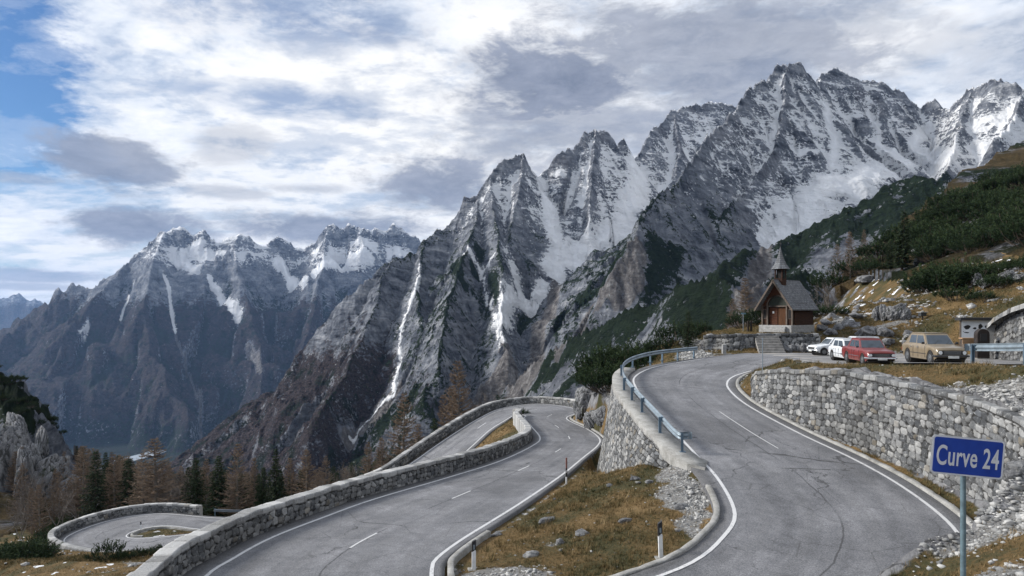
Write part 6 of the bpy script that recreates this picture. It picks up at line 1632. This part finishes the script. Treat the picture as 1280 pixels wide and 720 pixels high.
def tris(name, B, D, L, w, tone, rsd, droop=0.):
    """thin triangles from points B along unit directions D"""
    n = len(B); r = rsd.normal(size=(n, 3)); s = np.cross(D, r); s /= np.linalg.norm(s, axis=1)[:, None]+1e-9; s *= (w*.5)[:, None] if hasattr(w, '__len__') else w*.5
    T = B+D*L[:, None]; T[:, 2] -= droop*L
    V = np.stack([B-s, B+s, T], 1).reshape(-1, 3); me = npmesh(name, V, np.arange(n*3).reshape(-1, 3)); t = np.repeat(tone, 3); colattr(me, 'tone', np.stack([t, t, t, t], 1)); return me
def limb_mesh(name, limbs, mat, n=5):
    b = MB()
    for pts, r0, r1 in limbs: b.tube(pts, list(np.linspace(r0, r1, len(pts))), n, cap=False)
    bmesh.ops.recalc_face_normals(b.bm, faces=b.bm.faces); me = bpy.data.meshes.new(name); b.bm.to_mesh(me); b.bm.free(); me.materials.append(mat); return me
def unit(v): return v/(np.linalg.norm(v, axis=1)[:, None]+1e-9)
def conifer(seed, H_=10., R_=2.0, larch=False, dens=1., base=.12):
    r = np.random.RandomState(seed); B, D, L, Wd, T = [], [], [], [], []; limbs = []
    lean = r.normal(0, .02, 2); trunk = [(lean[0]*z, lean[1]*z, z) for z in np.linspace(-.6, H_, 8)]
    limbs.append((trunk, .018*H_+.02, .012)); z = H_*base; lv = 0
    while z < H_*.985:
        f = (z-H_*base)/(H_*(1-base)); prof = (1-f)**.85*(.55+.45*min(1, f*5+.3)); k = int(r.randint(4, 7)*(1 if larch else 1.25)); a0 = r.rand()*6.28
        for q in range(k):
            if larch and r.rand() < .12: continue
            a = a0+6.28*q/k+r.normal(0, .2); l = R_*prof*r.uniform(.6, 1.15)+.12; up = (r.uniform(-.1, .25) if larch else r.uniform(-.28, .0)); up += .5*f
            m = 7; t = np.linspace(0, 1, m); ax = np.array([math.cos(a), math.sin(a)])
            zz = z+l*(up*t-(.14 if larch else .22)*t**1.3+(.16 if not larch else .20)*t**3)
            pts = np.stack([lean[0]*z+ax[0]*l*t, lean[1]*z+ax[1]*l*t, zz], 1)
            if l > .5: limbs.append(([tuple(w) for w in pts[::2]], .010+.008*l, .004))
            ns = int((10+26*l/R_)*dens*(1.5 if larch else 1.)); tt = r.uniform(.08 if not larch else .15, 1, ns)
            p = np.stack([np.interp(tt, t, pts[:, i]) for i in range(3)], 1)+r.normal(0, .03, (ns, 3))
            side = np.where(r.rand(ns) < .5, 1, -1); ang = a+side*r.uniform(.3, 1.15, ns)
            if larch: d = np.stack([np.cos(ang), np.sin(ang), r.uniform(-.65, .35, ns)], 1); ll = (.16+.34*l/R_*(1.1-tt))*r.uniform(.6, 1.4, ns)*H_/10; w_ = np.full(ns, .034*H_/10)
            else: d = np.stack([np.cos(ang), np.sin(ang), r.uniform(-.75, -.05, ns)], 1); ll = (.20+.36*l/R_*(1.15-tt))*r.uniform(.6, 1.3, ns)*H_/10; w_ = ll*r.uniform(.30, .5, ns)
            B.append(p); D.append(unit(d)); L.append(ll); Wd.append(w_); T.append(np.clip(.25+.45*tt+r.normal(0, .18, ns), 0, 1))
        z += H_*(.030 if larch else .026)*r.uniform(.7, 1.3); lv += 1
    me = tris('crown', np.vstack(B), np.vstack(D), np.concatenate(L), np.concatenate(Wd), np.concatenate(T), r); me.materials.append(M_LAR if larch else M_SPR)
    return limb_mesh('trunk', limbs, M_BARK if not larch else M_BARKG), me
def bare(seed, H_=5.):
    r = np.random.RandomState(seed); limbs = []; B, D, L, T = [], [], [], []
    def grow(p, d, l, rad, lev):
        m = 4; pts = [p]
        for k in range(m):
            d = d+r.normal(0, .16, 3)+np.array([0, 0, .06]); d /= np.linalg.norm(d); p = p+d*l/m; pts.append(p)
            if lev > 1:
                for _ in range(4):
                    dd = d+r.normal(0, .7, 3); B.append(p); D.append(dd/np.linalg.norm(dd)); L.append(l*r.uniform(.2, .5)); T.append(r.rand())
        limbs.append(([tuple(w) for w in pts], rad, rad*.5))
        if lev < 3:
            for _ in range(r.randint(3, 5)):
                dd = d+r.normal(0, .55, 3); dd /= np.linalg.norm(dd); grow(np.array(pts[r.randint(2, m+1)]), dd, l*r.uniform(.5, .75), rad*.5, lev+1)
    for _ in range(r.randint(2, 4)): grow(np.array([0, 0, -.1]), np.array([r.normal(0, .3), r.normal(0, .3), 1.]), H_*.5, .03*H_/2, 0)
    me = tris('crown', np.array(B), np.array(D), np.array(L), .018*H_/5, np.array(T), r); me.materials.append(M_TWG); return limb_mesh('trunk', limbs, M_BARKG, 4), me
def pine_clump(seed, up=.9):
    """dwarf pine: many curved stems ending in needle brushes; about 2 m wide, 1.2 m high"""
    r = np.random.RandomState(seed); limbs = []; B, D, L, Wd, T = [], [], [], [], []
    for s in range(62):
        a = r.rand()*6.28; rad = math.sqrt(r.rand())*.95; h = (1.15-.65*rad)*r.uniform(.6, 1.25)
        p0 = np.array([rad*.3*math.cos(a), rad*.3*math.sin(a), -.1]); p2 = np.array([rad*math.cos(a), rad*math.sin(a), h]); p1 = np.array([p2[0]*.85, p2[1]*.85, h*.3])
        t = np.linspace(0, 1, 7)[:, None]; pts = (1-t)**2*p0+2*t*(1-t)*p1+t*t*p2
        if s % 3 == 0: limbs.append(([tuple(w) for w in pts[::2]], .022, .008))
        for j in range(3):
            q = pts[-1-j] if j else pts[-1]; dj = pts[-1]-pts[-3]; dj /= np.linalg.norm(dj)
            for _ in range(2 if j else 1):
                tipd = dj+r.normal(0, .35, 3); tipd[2] += .4; tipd /= np.linalg.norm(tipd); sl = r.uniform(.14, .26); c0 = q+r.normal(0, .05, 3)
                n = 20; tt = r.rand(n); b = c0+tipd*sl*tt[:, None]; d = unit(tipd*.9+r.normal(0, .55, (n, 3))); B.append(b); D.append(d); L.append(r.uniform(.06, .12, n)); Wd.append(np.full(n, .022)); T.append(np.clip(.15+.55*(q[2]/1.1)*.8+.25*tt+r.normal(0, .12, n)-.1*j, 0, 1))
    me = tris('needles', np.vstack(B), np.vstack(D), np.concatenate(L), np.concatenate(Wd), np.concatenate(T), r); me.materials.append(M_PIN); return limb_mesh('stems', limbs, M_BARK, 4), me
SPR = [conifer(s, 10, w, False, 1.) for s, w in ((1, 1.9), (2, 2.4), (3, 1.6), (4, 2.8), (5, 2.1))]
LAR = [conifer(s, 10, w, True, 2.3, .07) for s, w in ((11, 2.5), (12, 2.1), (13, 2.9))]
BAR = [bare(s) for s in (21, 22, 23)]; DWP = [pine_clump(s) for s in (31, 32, 33, 34)]
def put(kind, x, y, h, label, cat, group=None, z=None, sx=1., name=None):
    arr, H0, nm, a, b = {'spruce': (SPR, 10, 'spruce_tree', 'trunk', 'crown'), 'larch': (LAR, 10, 'larch_tree', 'trunk', 'crown'), 'bare': (BAR, 5, 'bare_tree', 'trunk', 'crown'), 'pine': (DWP, 1.2, 'dwarf_pine', 'stems', 'needles')}[kind]
    m1, m2 = arr[rnd.randrange(len(arr))]; z = Hz(x, y) if z is None else z
    r = empty(name or nm, (x, y, z-.05*h if kind == 'pine' else z), rnd.uniform(0, 6.28), label, cat, group)
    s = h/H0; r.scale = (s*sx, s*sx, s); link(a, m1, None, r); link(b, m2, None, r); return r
def ptree(kind, px, Y, top, label, group=None, sx=1., hmin=3., hmax=24.):
    x = (px-640)*Y/F; z = Hz(x, Y); h = min(hmax, max(hmin, (YH-top)*Y/F-z)); return put(kind, x, Y, h, label, {'spruce': 'spruce', 'larch': 'larch', 'bare': 'bare tree'}[kind], group, z, sx)
GW = 'trees of the wood beyond the lower hairpin'
for (k_, px, Y, top, lb, sx) in [('larch', 197, 98, 546, 'tall rust brown larch behind the middle of the lower hairpin wall', 1.55), ('larch', 180, 101, 566, 'smaller rust brown larch touching the left of the tall one', 1.1), ('spruce', 244, 99, 570, 'dark green spruce above the end of the lower hairpin wall', 1.), ('larch', 256, 104, 573, 'slim brown larch right of the dark spruce above the wall end', .9),
        ('spruce', 273, 97, 567, 'dark spruce standing behind the distant guardrail', 1.1), ('larch', 296, 96, 555, 'tall olive brown larch right of the spruce behind the distant guardrail', 1.), ('spruce', 303, 101, 590, 'low dark spruce at the foot of the olive brown larch', 1.2), ('spruce', 327, 96, 582, 'pointed dark spruce where the parapet hides its foot', 1.), ('spruce', 347, 104, 560, 'slender tall dark spruce left of the brown larches', .9),
        ('larch', 318, 108, 570, 'thin bare larch behind the pointed dark spruce', .8), ('larch', 384, 100, 562, 'brown larch above the middle of the long parapet', 1.2), ('larch', 365, 106, 572, 'pale brown larch left of the one above the parapet middle', 1.), ('larch', 408, 105, 570, 'reddish larch right of the one above the parapet middle', 1.), ('bare', 430, 98, 575, 'leafless grey tree above the parapet between the reddish larches', 1.),
        ('larch', 460, 97, 552, 'greyish larch left of the leg of road with two parapets', 1.), ('larch', 478, 100, 545, 'rust coloured larch beside the greyish one', 1.1), ('larch', 503, 104, 492, 'very tall brown larch rising left of the second bend', 1.1), ('larch', 522, 98, 528, 'rust brown larch at the foot of the very tall one', 1.2), ('spruce', 541, 92, 522, 'dense dark spruce hugging the far parapet', 1.1),
        ('larch', 555, 104, 490, 'tall thin larch with bare trunk behind the dense dark spruce', .9), ('larch', 575, 101, 450, 'tallest dark larch standing against the grey cliff', 1.), ('larch', 566, 108, 478, 'dim larch just behind the tallest one', .9), ('bare', 600, 112, 500, 'leafless grey tree at the edge of the scree fan', .8), ('bare', 612, 118, 490, 'thin leafless tree right of the scree edge', .8), ('bare', 634, 122, 488, 'last thin leafless tree before the far parapet bend', .7),
        ('spruce', 860, 61, 388, 'lone dark spruce beyond the end of the curved guardrail', 1.15), ('larch', 1063, 118, 288, 'big bare brown larch on the slope above the pointed boulder', 1.0), ('larch', 1047, 122, 305, 'brown larch left of the big bare one on the slope', 1.1), ('larch', 1080, 126, 286, 'brown larch right of the big bare one on the slope', 1.0),
        ('spruce', 1127, 104, 262, 'tall dark spruce standing among the pines on the slope', 1.2), ('spruce', 1112, 108, 300, 'shorter dark spruce left of the tall one among the pines', 1.4), ('larch', 1200, 138, 232, 'thin bare larch high on the slope under the snow basin', 1.1), ('larch', 1185, 145, 240, 'faint larch left of the thin bare one high on the slope', 1.1), ('larch', 1150, 140, 275, 'brown larch rising out of the pines in mid-slope', 1.1),
        ('larch', 932, 80, 345, 'bare brown larch left of the chapel roof', 1.2), ('larch', 915, 78, 372, 'low brown larch over the path left of the chapel', 1.2), ('bare', 1030, 84, 352, 'bare pale bush tree right behind the chapel roof', 1.), ('spruce', 1165, 92, 325, 'dark spruce at the lower edge of the pine belt', 1.3)]:
    ptree(k_, px, Y, top, lb, None, sx, 2.5, 22)
# woods: left slope between the crag and the hairpin, ravine sides
rs2 = random.Random(3)
def wood_patch(n, px0, px1, y0, y1, kinds, lab, group, hr=(7, 13), tmin=None):
    for _ in range(n):
        px = rs2.uniform(px0, px1); Y = rs2.uniform(y0, y1); k_ = rs2.choice(kinds); x = (px-640)*Y/F; z = Hz(x, Y); h = rs2.uniform(*hr)
        if tmin:
            h = min(h, max(3., (YH-np.interp(px, tmin[0], tmin[1]))*Y/F-z))
            if z > (YH-np.interp(px, tmin[0], tmin[1]))*Y/F-2: continue
        put(k_, x, Y, h, lab[k_], {'spruce': 'spruce', 'larch': 'larch', 'bare': 'bare tree', 'pine': 'dwarf pine'}[k_], group[k_], z, rs2.uniform(.85, 1.2))
LW = {'larch': 'leafless brown larch in the wood on the slope right of the left crag', 'spruce': 'dark spruce in the wood on the slope right of the left crag', 'bare': 'grey leafless tree in the wood right of the left crag'}
wood_patch(190, 92, 330, 102, 230, ['larch', 'spruce', 'spruce', 'larch', 'bare'], LW, {k_: k_+' trees right of the left crag' for k_ in LW}, (9, 14), ([90, 140, 200, 260, 330], [555, 566, 580, 585, 592]))
LW2 = {'larch': 'leafless brown larch in the ravine wood behind the long parapet', 'spruce': 'dark spruce in the ravine wood behind the long parapet', 'bare': 'grey leafless tree in the ravine wood behind the long parapet'}
wood_patch(70, 330, 560, 104, 190, ['larch', 'spruce', 'spruce', 'spruce', 'bare'], LW2, {k_: k_+' trees in the ravine behind the parapet' for k_ in LW2}, (6, 11), ([330, 430, 520, 560], [590, 580, 545, 530]))
LW3 = {'larch': 'rust brown larch below the left crag', 'bare': 'bare pale tree below the left crag', 'spruce': 'small spruce below the left crag'}
wood_patch(22, 18, 100, 92, 118, ['larch', 'larch', 'bare'], LW3, {k_: k_+' trees below the left crag' for k_ in LW3}, (5, 9))
# dwarf pines
def pines(n, px0, px1, y0, y1, size, label, group, ok=None, hh=1.):
    for _ in range(n):
        px = rs2.uniform(px0, px1); Y = math.sqrt(rs2.uniform(y0*y0, y1*y1)); x = (px-640)*Y/F; z = Hz(x, Y); py = YH-z*F/Y
        if ok and not ok(px, py, x, Y): continue
        s = rs2.uniform(*size); put('pine', x, Y, s*hh, label, 'dwarf pine', group, z, rs2.uniform(1.2, 1.7))
pines(16, -25, 56, 47, 57, (1.7, 2.5), 'dark dwarf pine in the grass at the lower left corner', 'dwarf pines at the lower left corner', lambda px, py, x, Y: py > 655 and px < 50)
for j, (px, py, Y, s) in enumerate([(135, 694, 46.5, 1.25), (147, 695, 46, .6), (158, 694, 46.4, .6), (171, 690, 47.5, .65), (184, 688, 48, .65), (196, 684, 49.5, .6)]):
    x = (px-640)*Y/F; put('pine', x, Y, s, 'dwarf pine in the short row before the lower hairpin' if 0 < j < 5 else ['upright dwarf pine at the left end of the short row before the lower hairpin', '', '', '', '', 'dwarf pine at the right end of the short row before the lower hairpin'][j], 'dwarf pine', 'dwarf pine row before the lower hairpin' if 0 < j < 5 else None, None, 1.3)
def belt(px, py, x, Y):
    top = np.interp(px, [1010, 1060, 1100, 1150, 1200, 1250, 1280], [365, 346, 320, 284, 250, 228, 218]); bot = np.interp(px, [1010, 1060, 1100, 1130, 1180, 1230, 1280], [385, 368, 350, 345, 332, 322, 312])
    return top < py < bot and float(fbm(np.array([x/8.]), np.array([Y/11.]), 2, 81)[0]) > -.16
pines(560, 1010, 1300, 78, 215, (2.2, 4.2), 'dwarf pine in the dark belt covering the upper right slope', 'dwarf pines of the belt on the upper right slope', belt)
for j, (px, Y, s) in enumerate([(1170, 71, 2.6), (1182, 70, 3.2), (1195, 70, 3.4), (1208, 71, 2.8), (1160, 72, 2.), (1188, 73, 3.2), (1200, 74, 3.), (1172, 76, 3.2)]):
    put('pine', (px-640)*Y/F, Y, s, 'dwarf pine of the big clump above the tan hatchback', 'dwarf pine', 'dwarf pines of the clump above the tan hatchback', None, 1.45)
for j, (px, Y, s) in enumerate([(752, 63, 2.4), (762, 61, 2.6), (771, 59.5, 2.4), (757, 67, 3.0), (768, 67, 3.3), (779, 65, 3.1), (787, 70, 2.8), (748, 71, 2.4), (798, 71, 2.6), (812, 67, 2.2), (830, 65, 1.8), (846, 64, 2.1), (872, 65, 1.4), (780, 60, 2.2), (790, 63, 2.4)]):
    put('pine', (px-640)*Y/F, Y, s, 'dwarf pine of the dark thicket outside the curved guardrail', 'dwarf pine', 'dwarf pines outside the curved guardrail', None, 1.35)
pines(60, 880, 1040, 66, 100, (1.3, 2.4), 'dwarf pine on the ground around the back of the chapel', 'dwarf pines around the back of the chapel', lambda px, py, x, Y: py < 412 and not (16 < x < 29 and Y < 70))
pines(16, 1180, 1290, 60, 78, (.9, 1.6), 'small dwarf pine on the grass above the noticeboard', 'small dwarf pines above the noticeboard', lambda px, py, x, Y: py < 392)
pines(75, -40, 92, 132, 156, (.9, 1.6), 'dark shrub on the top of the left crag', 'shrubs on the left crag', lambda px, py, x, Y: py < 508+max(0, px-10)*.75)
pines(40, 60, 260, 86, 112, (1.6, 2.8), 'green dwarf pine on the slope around the lower hairpin', 'dwarf pines around the lower hairpin', lambda px, py, x, Y: not near.inside(np.array([x]), np.array([Y]))[0] or float(near(np.array([x]), np.array([Y]), hard)[0]) < .01 and (px < 88 or py < 640))
# single small plants
for (k_, px, Y, h, lb) in [('spruce', 544, 60.5, 1.9, 'tiny spruce sapling between the parapet and the leg of road behind'), ('bare', 549, 61, 1.6, 'leafless bush leaning over the parapet near the tiny spruce'), ('bare', 537, 61.5, 1.9, 'leafless shrub left of the tiny spruce sapling'), ('pine', 652, 75.5, .9, 'small green shrub at the tip of the wedge between the two legs of road')]:
    x = (px-640)*Y/F; put(k_, x, Y, h, lb, {'spruce': 'sapling', 'bare': 'bush', 'pine': 'shrub'}[k_], None, None, 1.3 if k_ != 'bare' else 1.)
print('vegetation', round(time.time()-T0, 1), len(bpy.data.objects))
